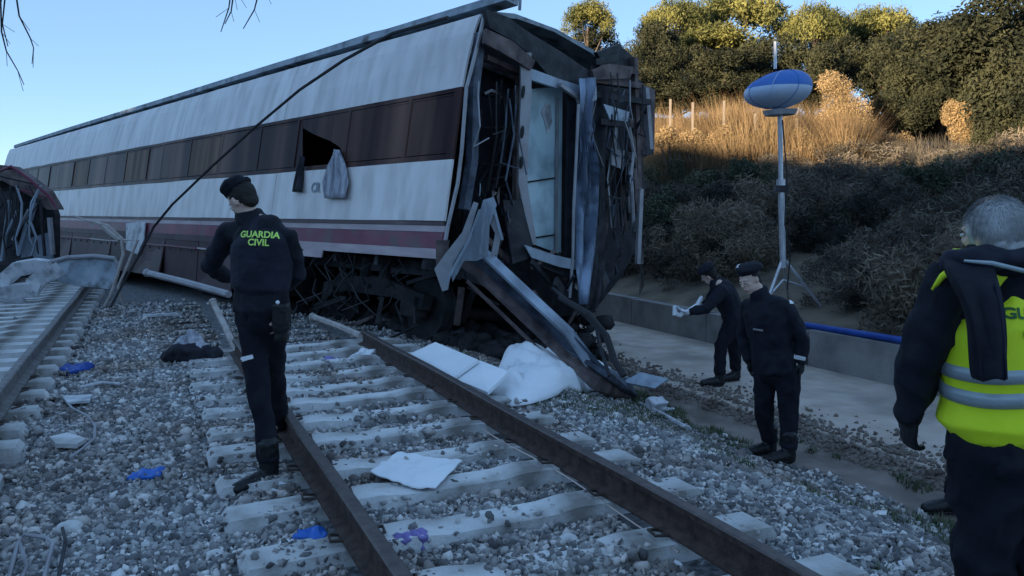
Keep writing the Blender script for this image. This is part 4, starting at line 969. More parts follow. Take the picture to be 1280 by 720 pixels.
def crown_mesh(name, mat_, seed, R0=1.6, H0=1.1, n=9, count=6000, size=.09, umbrella=True, ratio=.45):
    random.seed(seed); lobes = []
    n = n*4
    for i in range(n):
        a = random.random()*6.28; rr = R0*.86*math.sqrt(random.random()); z_ = (H0*(.75*(1-(rr/R0)**2)-.35*random.random()) if umbrella else random.uniform(-.75, .8)*H0*math.sqrt(1-(rr/R0)**2))
        s_ = random.uniform(.14, .36)
        lobes.append(((math.cos(a)*rr, math.sin(a)*rr, z_), (R0*s_, R0*s_, H0*s_*(.95 if umbrella else 1.1))))
    V, F = leafcloud(lobes, count, size, ratio); return tri_mesh(name, V, F, mat_)
def trunk_mesh(h, seed, R0=1.2):
    random.seed(seed); b = MB(); b.tube([(0, 0, -.3), (.05, .03, h*.35), (-.04, .05, h*.7), (0, 0, h)], [.15, .12, .1, .06], 8)
    for i in range(6):
        a = random.random()*6.28; z_ = h*random.uniform(.55, .9); b.tube([(0, 0, z_), (math.cos(a)*R0*.4, math.sin(a)*R0*.4, z_+.35), (math.cos(a)*R0*.8, math.sin(a)*R0*.8, z_+.75)], [.06, .04, .015], 5)
    return b.mesh('trunk', M['bark'])
crowns = {'pine': [crown_mesh('crown', M['leaf_pine'], 40+i, 1.7, 1.25, 11, 15000, .06, True, .3) for i in range(3)],
          'dark': [crown_mesh('crown', M['leaf_dark'], 50+i, 1.8, 1.6, 13, 15000, .075, False, .35) for i in range(3)],
          'yellow': [crown_mesh('crown', M['leaf_yellow'], 60, 1.3, 1.3, 9, 9000, .06, False, .35)]}
trunks = [trunk_mesh(3.0, 70+i) for i in range(3)]
def tree(kind, px, py, Y_, wpx, hpx, label, group=None, i=0):
    p_ = D(px, py, Y_); g_ = gz(p_.x, p_.y); t = empty('pine_tree' if kind == 'pine' else 'tree', (p_.x, p_.y, g_), label, 'tree', group)
    cr = link('crown', crowns[kind][i % len(crowns[kind])], t); cr.location = (0, 0, p_.z-g_); rx = wpx*Y_/1000/3.3; rz = hpx*Y_/1000/(2.3 if kind == 'pine' else 2.9)
    cr.scale = (rx, rx, rz); cr.rotation_euler = (0, 0, i*1.7)
    tr = link('trunk', trunks[i % 3], t); hz = max(.6, p_.z-g_); tr.scale = (rx, rx, hz/3.0); return t
tree('pine', 735, 34, 33, 66, 66, 'round-topped pine standing alone above the torn carriage end', i=0)
tree('dark', 742, 66, 34, 70, 50, 'dark tree beneath the lone round-topped pine', i=1)
tree('yellow', 702, 56, 30, 44, 34, 'yellow-green sunlit bush top showing over the carriage roof edge', i=0)
tree('pine', 846, 36, 34, 84, 78, 'leftmost sunlit pine of the hilltop row right of the sky gap', i=1)
tree('pine', 925, 36, 36, 130, 84, 'wide flat-topped pine directly above the lighting balloon', i=2)
tree('pine', 892, 66, 33, 120, 66, 'lower spreading pine in front of the wide hilltop pine', i=0)
tree('pine', 1018, 46, 34, 76, 88, 'rounded olive pine right of the balloon antenna', i=1)
tree('pine', 1098, 48, 36, 96, 76, 'bright-topped pine at the dip of the skyline', i=2)
tree('dark', 815, 62, 31, 60, 70, 'dark tree at the left edge of the hilltop wood', i=2)
tree('dark', 1250, 46, 24, 170, 130, 'tallest dark tree at the upper right corner', i=0)
tree('dark', 1178, 70, 27, 120, 84, 'dark tree left of the tallest corner tree', i=1)
tree('dark', 1290, 110, 22, 130, 130, 'dark tree cut off by the right edge of the picture', i=2)
gl = 'trees of the wood on the hill'
TL = ['dark tree below the leftmost hilltop pines', 'dark tree above the reeds, left of the balloon', 'dark tree right behind the balloon antenna', 'dark tree behind the top of the tall tan bush', 'dark tree below the bright-topped pine',
      'dark tree above the low straw-coloured bush', 'dark tree left of and above the yellow-tan bush', 'dark tree directly above the yellow-tan bush', 'dark tree right of and above the yellow-tan bush', 'rear dark tree filling the skyline under the flat-topped pine',
      'rear dark tree between the rounded and the bright-topped pines', 'rear dark tree at the skyline dip left of the corner trees', 'low dark tree just right of the straw-coloured bush', 'low dark tree touching the left side of the yellow-tan bush', 'rear dark tree in the gap beside the torn carriage end',
      'dark tree peeping past the right of the carriage end', 'dark tree beyond the right edge with only its left side showing', 'low dark tree at the right end of the yellow-tan bush', 'lowest dark tree at the right edge above the grey-haired man',
      'low dark thicket tree behind the leftmost reeds', 'low dark thicket tree behind the reeds between two fence posts', 'low dark thicket tree behind the reeds left of the balloon', 'low dark thicket tree between the balloon and the tall tan bush']
random.seed(3)
for i, (px, py, Y_, w_, h_) in enumerate([(850, 90, 30, 80, 70), (905, 95, 29, 90, 60), (960, 85, 30, 90, 80), (1010, 90, 29, 80, 70), (1060, 80, 31, 80, 60), (1110, 85, 29, 90, 80), (1150, 110, 27, 90, 90), (1200, 105, 25, 90, 80), (1245, 130, 24, 90, 90), (870, 60, 38, 110, 60), (1050, 55, 38, 110, 60), (1140, 65, 34, 90, 60), (1130, 140, 26, 90, 60), (1180, 150, 28, 80, 60), (780, 100, 36, 70, 60), (760, 130, 33, 90, 60), (1340, 60, 24, 160, 160), (1255, 175, 22, 70, 60), (1290, 190, 21, 90, 60), (800, 118, 30, 100, 46), (850, 122, 29, 100, 40), (905, 124, 30, 100, 40), (985, 118, 29, 90, 50)]):
    tree('dark', px, py, Y_, w_, h_, TL[i], gl, i)
# dry sunlit bushes
def drybush(px, py, Y_, lobes, label, count=7000):
    p_ = D(px, py, Y_); g_ = gz(p_.x, p_.y); L = []
    for (ax, ay, r_) in lobes: q = D(ax, ay, Y_)-Vector((p_.x, p_.y, g_)); L.append((tuple(q), (r_*Y_/1000, r_*Y_/1000*.8, r_*Y_/1000)))
    V, F = leafcloud(L, count*3, .036, .22); t = empty('dry_bush', (p_.x, p_.y, g_), label, 'bush')
    link('foliage', tri_mesh('foliage', V, F, M['leaf_dry']), t)
    b = MB()
    for (ax, ay, r_) in lobes: q = D(ax, ay, Y_)-Vector((p_.x, p_.y, g_)); b.tube([(0, 0, -.2), q*.5+Vector((.1, 0, 0)), q], [.06, .04, .015], 5)
    b.build('stem', M['bark'], t)
drybush(1050, 180, 24, [(1038, 105, 16), (1052, 112, 14), (1050, 130, 22), (1068, 140, 20), (1048, 155, 26), (1078, 158, 16), (1062, 170, 26), (1035, 172, 20)], 'tall tan dry bush in sunlight right of the balloon', 11000)
drybush(1212, 200, 23.5, [(1190, 138, 12), (1205, 145, 15), (1218, 160, 15), (1212, 172, 18), (1236, 180, 14), (1228, 192, 16), (1200, 165, 14), (1185, 150, 8)], 'yellow-tan sunlit bush at the right below the dark trees', 8000)
drybush(1100, 190, 24.5, [(1090, 175, 16), (1110, 180, 14), (1130, 178, 12)], 'low straw-coloured bush between the two tall dry bushes', 3000)
for q, (bx, by, bw, lb) in enumerate(((835, 176, 18, 'low brown bush at the foot of the reeds beside the carriage end'), (868, 182, 20, 'low brown bush at the foot of the reeds, second from the carriage end'), (905, 178, 22, 'low brown bush at the foot of the reeds left of the mast'), (950, 180, 18, 'low brown bush at the foot of the reeds behind the mast'), (1000, 182, 22, 'low brown bush at the foot of the reeds right of the mast'))):
    drybush(bx, by, 22.6, [(bx-bw*.6, by, bw*.5), (bx, by-bw*.4, bw*.6), (bx+bw*.5, by+2, bw*.5), (bx+bw, by-4, bw*.35)], lb, 1600)
# dry reeds along the crest
k = 110000; px_ = rng.uniform(800, 1125, k); Yr = rng.uniform(22.5, 27, k); xr = (px_-640)/1000*Yr; hh = .62+.7*vnoise(xr, Yr, .9, 31)+.8*vnoise(xr, Yr, 2.7, 37)+.3*sstep(1120, 1040, px_)
gzr = height(xr, Yr)
tag(link('dry_reeds', blades('dry_reeds', np.stack([xr, Yr, gzr], -1), (np.maximum(hh, .15)*.98*sstep(1125, 1040, px_)+.06), M['straw'], 1.0, .012)), 'band of dry straw reeds glowing in the sun along the crest', 'reeds', kind='stuff')
k = 20000; px_ = rng.uniform(780, 1420, k); Yr = rng.uniform(17, 25, k); xr = (px_-640)/1000*Yr; f_ = xr*N.x+Yr*N.y-8.5; kp = (f_ > .1)&(vnoise(xr, Yr, .8, 33) > -.05)
xr, Yr = xr[kp], Yr[kp]
tag(link('dead_grass', blades('dead_grass', np.stack([xr, Yr, height(xr, Yr)], -1), .5, M['leaf_shrub'], .8, .02)), 'tangled dead grass covering the shaded slope', 'grass', kind='stuff')
# fence posts at crest
fe = empty('wire_fence', D(960, 190, 22.8), 'row of pale fence posts standing in the dry reeds', 'fence'); f0 = fe.location.copy()
for px, yt, yb in ((838, 118, 165), (866, 122, 172), (944, 136, 178), (996, 142, 180), (905, 120, 170)):
    b = MB(); a_ = D(px, yb, 22.8)-f0; a_.z = gz(D(px, yb, 22.8).x, 22.8)-f0.z-.2; b.bar(a_, D(px, yt+6, 22.8)-f0, .055, .055); b.build('post', M['post'], fe)
# shrubs on the slope
SK = (('leaf_shrub', 'grey-brown twiggy'), ('shrub_green', 'dull green leafy'), ('shrub_tan', 'tan dead-looking'), ('leaf_shrub', 'grey-brown twiggy'), ('shrub_dark', 'near-black dense'))
shr = [crown_mesh('foliage', M[SK[i][0]], 80+i, 1.0, .8, 7, 6500, .06 if i != 1 else .045, False, .14 if i != 1 else .4) for i in range(5)]
random.seed(11); cnt = 0
for i in range(900):
    if cnt > 165: break
    px = random.uniform(745, 1400); Y_ = random.uniform(9.5, 26) if px > 900 else random.uniform(15, 26)
    x_ = (px-640)/1000*Y_; f_ = x_*N.x+Y_*N.y-8.5
    if f_ < .5 or f_ > 11 or Y_ > 24.0: continue
    if 925 < px < 1050 and Y_ < 15: continue
    g_ = gz(x_, Y_); s_ = random.uniform(.5, 1.15)*(.65 if Y_ > 22.5 else 1)
    o = link('shrub', shr[cnt % 5]); o.location = (x_, Y_, g_+.3*s_); o.scale = (s_, s_, s_*random.uniform(.7, 1.1)); o.rotation_euler = (random.uniform(-.2, .2), random.uniform(-.2, .2), random.random()*6.28)
    tag(o, SK[cnt % 5][1]+(' shrub low on the shaded slope near the wall' if f_ < 3 else ' shrub halfway up the shaded slope' if f_ < 6 else ' shrub high on the slope by the sunlit line'), 'shrub', 'shrubs covering the shaded slope'); cnt += 1
# hanging bare branches, joined to a bough above the frame
def branch(px_list, Y_, label, seed):
    random.seed(seed); top = D(px_list[0][0][0], px_list[0][0][1], Y_); o_ = top.copy(); b = MB()
    b.tube([D(px_list[0][0][0]-120, -190, Y_)-o_, D(px_list[0][0][0]-30, -110, Y_)-o_, D(px_list[0][0][0]+110, -80, Y_)-o_], [.05, .04, .02], 7)
    for ch in px_list:
        P_ = [D(ch[0][0], -95, Y_)-o_]+[D(x_, y_, Y_)-o_ for x_, y_ in ch]; n_ = len(P_); b.tube(P_, [max(.0025, .006*(1-i/n_)+.0015) for i in range(n_)], 5)
        for i in range(1, n_-1):
            q = P_[i]; b.tube([q, q+Vector((random.uniform(-.1, .1), 0, -random.uniform(.05, .16)))], .0018, 4)
    o = b.build('bare_branch', M['twig']); o.location = o_; return tag(o, label, 'branch')
branch([[(0, -20), (2, 40), (8, 64), (22, 88), (30, 106)], [(18, -20), (24, 20), (38, 48), (42, 60), (40, 80)], [(8, -20), (3, 30), (10, 58)]], 5.5, 'bare twigs hanging into the upper left corner', 1)
branch([[(290, -20), (286, 10), (276, 40)], [(326, -20), (318, 12), (304, 36)], [(292, -10), (289, 14), (281, 30)]], 5.5, 'faint bare twigs hanging from the top edge above the carriage roof', 2)

# ------------------------------------------------------------------ people
UP = Vector((0, 0, 1))
def hand(mb, w, d, nrm, side_, curl=.5, sc=1.0, infl=1.0):
    # w wrist, d pointing direction, nrm palm normal, side_ thumb direction
    d = d.normalized(); nrm = (nrm-d*nrm.dot(d)).normalized(); s = d.cross(nrm).normalized()
    if s.dot(side_) < 0: s = -s
    mb.loft([w, w+d*.04*sc, w+d*.085*sc], [(.030*infl, .020*infl), (.040*infl, .018*infl), (.040*infl, .015*infl)], s, 12)
    for i, (o_, ln) in enumerate(((.030, .068), (.010, .078), (-.010, .073), (-.030, .056))):
        p0 = w+d*.078*sc+s*o_*sc; c1 = curl*(.8+.12*i); d1 = (d*math.cos(c1*.6)+nrm*math.sin(c1*.6)); d2 = (d*math.cos(c1*1.5)+nrm*math.sin(c1*1.5)); d3 = (d*math.cos(c1*2.2)+nrm*math.sin(c1*2.2))
        a = p0+d1*ln*.45*sc; b_ = a+d2*ln*.33*sc; c_ = b_+d3*ln*.25*sc
        mb.tube([p0-d*.01, a, b_, c_], [.0098*infl, .009*infl, .0085*infl, .007*infl], 8)
    t0 = w+d*.025*sc+s*.03*sc; t1 = t0+(s*.75+d*.6).normalized()*.035*sc+nrm*.008; t2 = t1+(d*.85+s*.3+nrm*.3).normalized()*.032*sc
    mb.tube([t0-s*.012, t1, t2], [.014*infl, .011*infl, .009*infl], 8)
def head(mb, c_, f, up):
    f = f.normalized(); r_ = f.cross(up).normalized(); u = r_.cross(f).normalized(); A = (r_, f, u)
    mb.ell(c_+u*.02-f*.012, (.074, .092, .098), A, 18, 12); mb.ell(c_-u*.045+f*.022, (.056, .062, .068), A, 16, 10)
    mb.ell(c_-u*.09+f*.052, (.026, .022, .02), A, 10, 6)
    mb.ell(c_+u*.022+f*.074, (.05, .016, .012), A, 10, 6)                     # brow
    mb.tube([c_+u*.012+f*.083, c_-u*.02+f*.106, c_-u*.032+f*.098], [.008, .012, .012], 8)   # nose
    mb.ell(c_-u*.058+f*.082, (.022, .010, .006), A, 10, 6); mb.ell(c_-u*.067+f*.080, (.019, .010, .006), A, 10, 6)
    for s in (-1, 1):
        mb.ell(c_+r_*s*.074-u*.008-f*.01, (.010, .018, .03), A, 10, 6); mb.ell(c_+r_*s*.036-u*.018+f*.06, (.02, .018, .016), A, 10, 6)
    return A
def figure(base, label, J, facing, headf, hat=None, gloves='glove', patches=(), vox=.012, rs=1.0, hands=None, group=None, bare_left=False, on_path=False, fold=.011):
    """J: world joints. keys pelvis waist chest neck head, sL eL wL sR eR wR, hL kL aL tL hR kR aR tR"""
    P = empty('person', base, label, 'person', group); j = {k_: v-base for k_, v in J.items()}
    shax = (j['sR']-j['sL']).normalized(); hax = (j['hR']-j['hL']).normalized()
    for s_ in 'LR':
        w_ = J['t'+s_]; gnd = gz(w_.x, w_.y) if not on_path else -.445
        j['t'+s_].z = gnd-base.z+.055; gnd = gz(J['a'+s_].x, J['a'+s_].y) if not on_path else -.445; j['a'+s_].z = gnd-base.z+.12
        fdv = j['t'+s_]-j['a'+s_]
    # body, one continuous surface
    b = MB()
    b.loft([j['pelvis'], j['waist'], j['chest'], j['chest'].lerp(j['neck'], .75)], [(.15*rs, .10*rs), (.13*rs, .09*rs), (.15*rs, .10*rs), (.11*rs, .07*rs)], shax)
    b.tube([j['chest'].lerp(j['neck'], .6), j['neck'], j['neck'].lerp(j['head'], .6)], [.06, .056, .054], 12)
    A = head(b, j['head'], headf, (j['head']-j['neck']).normalized()*.6+UP*.4)
    for s_ in 'LR':
        b.tube([j['chest'].lerp(j['s'+s_], .5), j['s'+s_], j['e'+s_], j['w'+s_]], [.06, .05, .04, .03], 10)
        b.tube([j['pelvis'].lerp(j['h'+s_], .6), j['h'+s_], j['k'+s_], j['a'+s_]], [.08, .08, .052, .04], 10)
        fq = j['t'+s_]-j['a'+s_]; fq.z = 0; fq.normalize(); b.tube([j['a'+s_], j['a'+s_]+fq*.06-UP*.04, j['a'+s_]+fq*.17-UP*.06], [.035, .03, .02], 8)
        d = (j['w'+s_]-j['e'+s_]); hd = (hands or {}).get(s_, {})
        dd = hd.get('d', d.normalized()); nr = hd.get('n', shax*(1 if s_ == 'L' else -1)); th = hd.get('s', facing); cu = hd.get('c', .55)
        hand(b, j['w'+s_], dd, nr, th, cu)
    link('body', fuse(b, .008, M['skin'], smooth_it=2), P)
    # face details
    f, u, r_ = A[1], A[2], A[0]
    for s in (-1, 1):
        e = MB(); e.ell(j['head']+r_*s*.031+u*.002+f*.081, (.013, .008, .007), A, 10, 6); ey = e.build('eye', M['eye_white'], P, True)
        e = MB(); e.ell(j['head']+r_*s*.031+u*.002+f*.0885, (.005, .003, .005), A, 8, 5); e.build('pupil', M['eye_dark'], ey, True)
    e = MB(); e.ell(j['head']-u*.0625+f*.088, (.02, .004, .006), A, 10, 6); e.build('mouth', M['lip'], P, True)
    # hair
    if hat != 'none':
        e = MB(); e.ell(j['head']+u*.028-f*.025, (.079, .089, .096), A, 18, 12); e.ell(j['head']-u*.03-f*.055, (.062, .04, .055), A, 12, 8); link('hair', fuse(e, .008, M['hair_black'], .003, 60, 1), P)
    # jacket
    b = MB()
    tor = [j['pelvis'].lerp(j['waist'], -.1), j['waist'], j['waist'].lerp(j['chest'], .5), j['chest'], j['chest'].lerp(j['neck'], .55), j['neck']-(j['neck']-j['chest']).normalized()*.02]
    b.loft(tor, [(.195*rs, .15*rs), (.178*rs, .138*rs), (.195*rs, .148*rs), (.205*rs, .15*rs), (.17*rs, .115*rs), (.075, .075)], shax, 22)
    for s_ in 'LR':
        el = j['e'+s_]; b.tube([j['chest'].lerp(j['s'+s_], .55)+UP*.02, j['s'+s_], j['s'+s_].lerp(el, .5), el, el.lerp(j['w'+s_], .5), j['w'+s_]], [.08*rs, .079*rs, .07*rs, .064*rs, .056*rs, .046], 14)
    b.tube([j['neck']-UP*.03, j['neck']+(j['head']-j['neck']).normalized()*.035], [.084, .074], 14); b.tube([j['neck'], j['neck'].lerp(j['head'], .32)-facing*.012], [.076, .066], 14)
    link('jacket', fuse(b, vox, M['uniform'], fold, 8, 2, (1, 1, .8)), P)
    # trousers
    b = MB()
    b.loft([j['pelvis'].lerp(j['waist'], .35), j['pelvis'], (j['hL']+j['hR'])/2-UP*.04], [(.165*rs, .125*rs), (.18*rs, .135*rs), (.165*rs, .12*rs)], hax, 18)
    for s_ in 'LR':
        kn = j['k'+s_]; b.tube([j['h'+s_]+UP*.06, j['h'+s_].lerp(kn, .4), kn, kn.lerp(j['a'+s_], .5), j['a'+s_]+UP*.03], [.108*rs, .098*rs, .08*rs, .070*rs, .067*rs], 14)
    link('trousers', fuse(b, vox, M['trouser'], fold*1.1, 9, 2, (1, 1, .6)), P)
    for s_ in 'LR':
        b = MB(); a = j['a'+s_]; t = j['t'+s_]; fd = (t-a); fd.z = 0; fd.normalize(); 
        sd = fd.cross(UP); sole = t.z
        b.loft([a+UP*.16, a+UP*.04, a-UP*.07], [(.062, .066), (.056, .06), (.05, .062)], sd, 14)
        heel = Vector((a.x, a.y, sole))-fd*.035
        b.loft([heel, heel+fd*.10+UP*.012, heel+fd*.2, heel+fd*.265-UP*.006], [(.046, .046), (.05, .054), (.054, .046), (.044, .034)], sd, 14)
        bo = link('boot', fuse(b, .009, M['boot'], .003, 20, 1), P)
        s = MB(); s.loft([heel-UP*.035, heel+fd*.13-UP*.035, heel+fd*.27-UP*.032], [(.044, .012), (.045, .012), (.042, .012)], sd, 12); s.build('sole', M['rubber'], bo)
        if gloves and not (bare_left and s_ == 'L'):
            b = MB(); d = (j['w'+s_]-j['e'+s_]); hd = (hands or {}).get(s_, {})
            hand(b, j['w'+s_], hd.get('d', d.normalized()), hd.get('n', shax*(1 if s_ == 'L' else -1)), hd.get('s', facing), hd.get('c', .55), 1.02, 1.10)
            dn = d.normalized(); b.tube([j['w'+s_]-dn*.03, j['w'+s_]+dn*.02], [.042, .036], 12)
            link('glove', fuse(b, .0048, M[gloves], smooth_it=1), P)
    return P, j, A
def beret(P, hc, A, tilt=0, droop=-1, k=1):
    r_, f, u = A; b = MB()
    u2 = (u*math.cos(tilt)+r_*droop*math.sin(tilt)).normalized(); r2 = f.cross(u2).normalized()
    b.ell(hc+u*.075-f*.02, (.086, .103, .034), (r2, f, u2), 20, 8); b.ell(hc+u*.103+r_*droop*.028-f*.022, (.108*k, .116*k, .04), (r2, f, u2), 22, 10); b.ell(hc+u*.085+r_*droop*.08*k-f*.02, (.05*k, .09*k, .035), (r2, f, u2), 16, 8)
    return link('beret', fuse(b, .008, M['uniform'], .004, 14, 2), P)

def bvh(o):
    return BVHTree.FromPolygons([v.co[:] for v in o.data.vertices], [p.vertices[:] for p in o.data.polygons])
def child(P, nm): return [o for o in P.children if o.name.split('.')[0] == nm][0]
def sticker(P, nm, quad, name, m_, off=.004, sub=5):
    # flat patch laid on the garment: quad of picture points projected on its surface
    tr = bvh(child(P, nm)); o_ = Vector((0, 0, CZ))-P.location; V = []; F = []
    for i in range(sub+1):
        for k in range(sub+1):
            u, v = i/sub, k/sub
            x_ = (quad[0][0]*(1-u)+quad[1][0]*u)*(1-v)+(quad[3][0]*(1-u)+quad[2][0]*u)*v; y_ = (quad[0][1]*(1-u)+quad[1][1]*u)*(1-v)+(quad[3][1]*(1-u)+quad[2][1]*u)*v
            d = ray(x_, y_).normalized(); h = tr.ray_cast(o_, d)
            if h[0] is None: h = tr.find_nearest(o_+d*(P.location.y/d.y))
            V.append(h[0]+h[1]*off if h[1].dot(d) < 0 else h[0]-h[1]*off)
    for i in range(sub):
        for k in range(sub): a = i*(sub+1)+k; F.append((a, a+1, a+sub+2, a+sub+1))
    me_ = evaluated(new_mesh(name, V, F, M[m_]), [('SOLIDIFY', dict(thickness=.003, offset=1))]); return link(name, me_, P)
def wrap(o, target, direction, off=.004):
    tr = bvh(target); mw = o.matrix_basis; inv = mw.inverted(); d = direction.normalized()
    for v in o.data.vertices:
        p_ = mw @ v.co; h = tr.ray_cast(p_-d*.4, d)
        if h[0] is not None: v.co = inv @ (h[0]-d*(off+(v.co.z if v.co.z > 0 else 0)))
    o.data.update()

# officer at left, seen from behind-left, looking down at his hands
Yb = 4.85; base = Vector((D(330, 600, Yb).x, Yb, gz(D(330, 600, Yb).x, Yb)+.0))
def p1(px, py, dy=0): return D(px, py, Yb+dy)
J = dict(pelvis=p1(327, 384), waist=p1(326, 352), chest=p1(329, 302, .0), neck=p1(313, 270, .0), head=p1(303, 250, .0),
         sL=p1(287, 290, .12), eL=p1(262, 332, .22), wL=p1(284, 347, .40), sR=p1(357, 296, -.04), eR=p1(371, 342, .08), wR=p1(345, 366, .30),
         hL=p1(314, 392, .08), kL=p1(321, 465, .02), aL=p1(336, 578, -.08), tL=p1(306, 601, -.20),
         hR=p1(340, 394, -.05), kR=p1(341, 462, .35), aR=p1(350, 530, .85), tR=p1(362, 541, .95))
for s_, dd in (('L', 0), ('R', 0)): pass
off1, j1, A1 = figure(base, 'officer in black uniform and beret standing on the ballast, back turned, text on the back', J, Vector((-.75, .55, 0)), Vector((-.72, .5, -.6)),
                      rs=.94, hands={'L': dict(d=Vector((.6, .4, -.3)), n=Vector((0, 0, -1)), s=Vector((-1, 0, 0)), c=.8), 'R': dict(d=Vector((-.6, .5, .1)), n=Vector((-1, 0, 0)), s=UP, c=.8)})
beret(off1, j1['head'], A1, .12, -1, .74)
# vest over the jacket, text on the back
b = MB()
b.loft([j1['waist'].lerp(j1['chest'], -.15), j1['waist'].lerp(j1['chest'], .45), j1['chest'], j1['chest'].lerp(j1['neck'], .5)], [(.185, .155), (.198, .16), (.207, .158), (.155, .115)], (j1['sR']-j1['sL']), 24)
link('body_armour', fuse(b, .012, M['uniform_vest'], .006, 6, 2), off1)
shx = (j1['sR']-j1['sL']); shx.z = 0; shx.normalize(); bk = -shx.cross(UP)
if bk.y > 0: bk = -bk
bk = (bk+Vector((.12, 0, 0))).normalized(); shx = UP.cross(bk)*1
if shx.x < 0: shx = -shx
def text_panel(P, j, body, centre, right, normal, size, m_, drop=.062, target=None):
    upv = normal.cross(right).normalized()
    for i, tx in enumerate(body):
        mw = Matrix.Translation(centre-upv*drop*i) @ Matrix((( right.x, upv.x, normal.x, 0), (right.y, upv.y, normal.y, 0), (right.z, upv.z, normal.z, 0), (0, 0, 0, 1)))
        o_ = text(tx, size, M[m_], P, mw, .001)
        if target: wrap(o_, target, -normal)
cen = p1(337, 292, 0)-base; cen = Vector((cen.x, j1['chest'].y-.3, cen.z))
rgt = Vector((1, .12, -.06)).normalized(); nrm = Vector((.12, -1, .12)); nrm = (nrm-rgt*nrm.dot(rgt)).normalized(); upv = nrm.cross(rgt)
text_panel(off1, j1, ['GUARDIA', 'CIVIL'], cen, rgt, nrm, .054, 'hivis_text', .048, child(off1, 'body_armour'))
# reflective knee tab and pouch
sticker(off1, 'trousers', ((300, 447), (316, 443), (317, 448), (301, 453)), 'reflective_tab', 'reflect_white')
b = MB(); b.box(p1(352, 396, -.10)-base, (.10, .08, .17)); b.box(p1(352, 410, -.10)-base, (.07, .07, .16)); link('holster', fuse(b, .01, M['boot'], .003, 14, 2), off1)
b = MB(); b.ell(p1(347, 378, -.19)-base, (.012, .012, .012)); b.build('buckle', M['reflect_white'], off1)

# middle officer facing left on the shoulder
Yb = 6.75
def p2(px, py, dy=0): return D(px, py, Yb+dy)
base = Vector((p2(968, 578).x, Yb, gz(p2(968, 578).x, Yb)))
J = dict(pelvis=p2(968, 460), waist=p2(964, 435), chest=p2(958, 390), neck=p2(950, 366), head=p2(937, 350),
         sL=p2(938, 382, .14), eL=p2(930, 420, .25), wL=p2(937, 452, .20), sR=p2(982, 384, -.10), eR=p2(1003, 424, -.12), wR=p2(1002, 452, -.12),
         hL=p2(957, 466, .08), kL=p2(955, 515, .10), aL=p2(962, 563, .16), tL=p2(944, 577, .12),
         hR=p2(984, 466, -.06), kR=p2(986, 516, -.06), aR=p2(986, 566, -.12), tR=p2(966, 582, -.18))
off2, j2, A2 = figure(base, 'officer', J, Vector((-1, -.25, 0)), Vector((-.82, -.52, -.34)), patches=())
off2['label'] = 'officer in dark beret with a white badge, pale face visible, standing on the shoulder'
beret(off2, j2['head'], A2, .2, -1)
sticker(off2, 'beret', ((915, 322), (921, 322), (924, 336), (918, 334)), 'beret_badge', 'reflect_white', .01)
sticker(off2, 'jacket', ((986, 375), (993, 375), (994, 380), (987, 380)), 'shoulder_patch', 'reflect_white')
sticker(off2, 'jacket', ((993, 443), (1010, 447), (1009, 451), (992, 448)), 'cuff_band', 'reflect_white')
sticker(off2, 'jacket', ((942, 410), (954, 412), (954, 414), (942, 412)), 'chest_label', 'frame_metal')

# bending officer behind, holding a white strip
Yb = 9.6
def p3(px, py, dy=0): return D(px, py, Yb+dy)
base = Vector((p3(898, 472).x, Yb, -.45))
J = dict(pelvis=p3(920, 402), waist=p3(914, 386), chest=p3(902, 362), neck=p3(895, 350), head=p3(886, 344),
         sL=p3(897, 358, .2), eL=p3(886, 378, .3), wL=p3(876, 383, .12), sR=p3(903, 364, -.18), eR=p3(882, 386, -.28), wR=p3(860, 390, -.15),
         hL=p3(924, 406, .1), kL=p3(918, 434, .16), aL=p3(920, 462, .2), tL=p3(909, 471, .15),
         hR=p3(916, 406, -.1), kR=p3(901, 432, -.1), aR=p3(900, 464, -.1), tR=p3(888, 473, -.12))
off3, j3, A3 = figure(base, 'officer in black bending forward over the path, holding something white', J, Vector((-1, -.2, 0)), Vector((-.72, .5, -.5)), gloves='white_glove', on_path=True,
                      hands={'L': dict(d=Vector((-.3, -.5, .8)), n=Vector((1, 0, 0)), s=UP, c=.6), 'R': dict(d=Vector((-.9, 0, .2)), n=UP, s=UP, c=.5)})
beret(off3, j3['head'], A3, .2, -1)
b = MB(); P_ = [p3(x_, y_, -.1) for x_, y_ in ((876, 372), (872, 382), (860, 388), (850, 394), (844, 392), (843, 382))]
b.tube([q-P_[3] for q in P_], [.02, .035, .02, .03, .04, .02], 8); o = b.build('white_strip', M['white_cloth']); o.location = P_[3]; tag(o, 'white bent strip held by the bending officer', 'strip')

# person mostly hidden behind the man in the vest
Yb = 5.7
def p5(px, py, dy=0): return D(px, py, Yb+dy)
base = Vector((p5(1195, 598).x, Yb, gz(p5(1195, 598).x, Yb)))
fl = base.z
J = dict(pelvis=p5(1222, 470), waist=p5(1222, 440), chest=p5(1224, 390), neck=p5(1224, 352), head=p5(1226, 330),
         sL=p5(1205, 375, .1), eL=p5(1200, 420, .15), wL=p5(1205, 455, .1), sR=p5(1248, 375, -.1), eR=p5(1256, 425, -.1), wR=p5(1252, 465, -.1),
         hL=p5(1215, 478, .05), kL=p5(1205, 530, .05), aL=p5(1195, 580, 0), tL=p5(1166, 594, -.02),
         hR=p5(1232, 478, -.05), kR=p5(1236, 535, 0), aR=p5(1240, 585, 0), tR=p5(1225, 600, -.1))
off5, j5, A5 = figure(base, 'person in dark clothes hidden behind the man in the vest, a dark boot showing', J, Vector((-1, 0, 0)), Vector((-1, .3, -.2)))

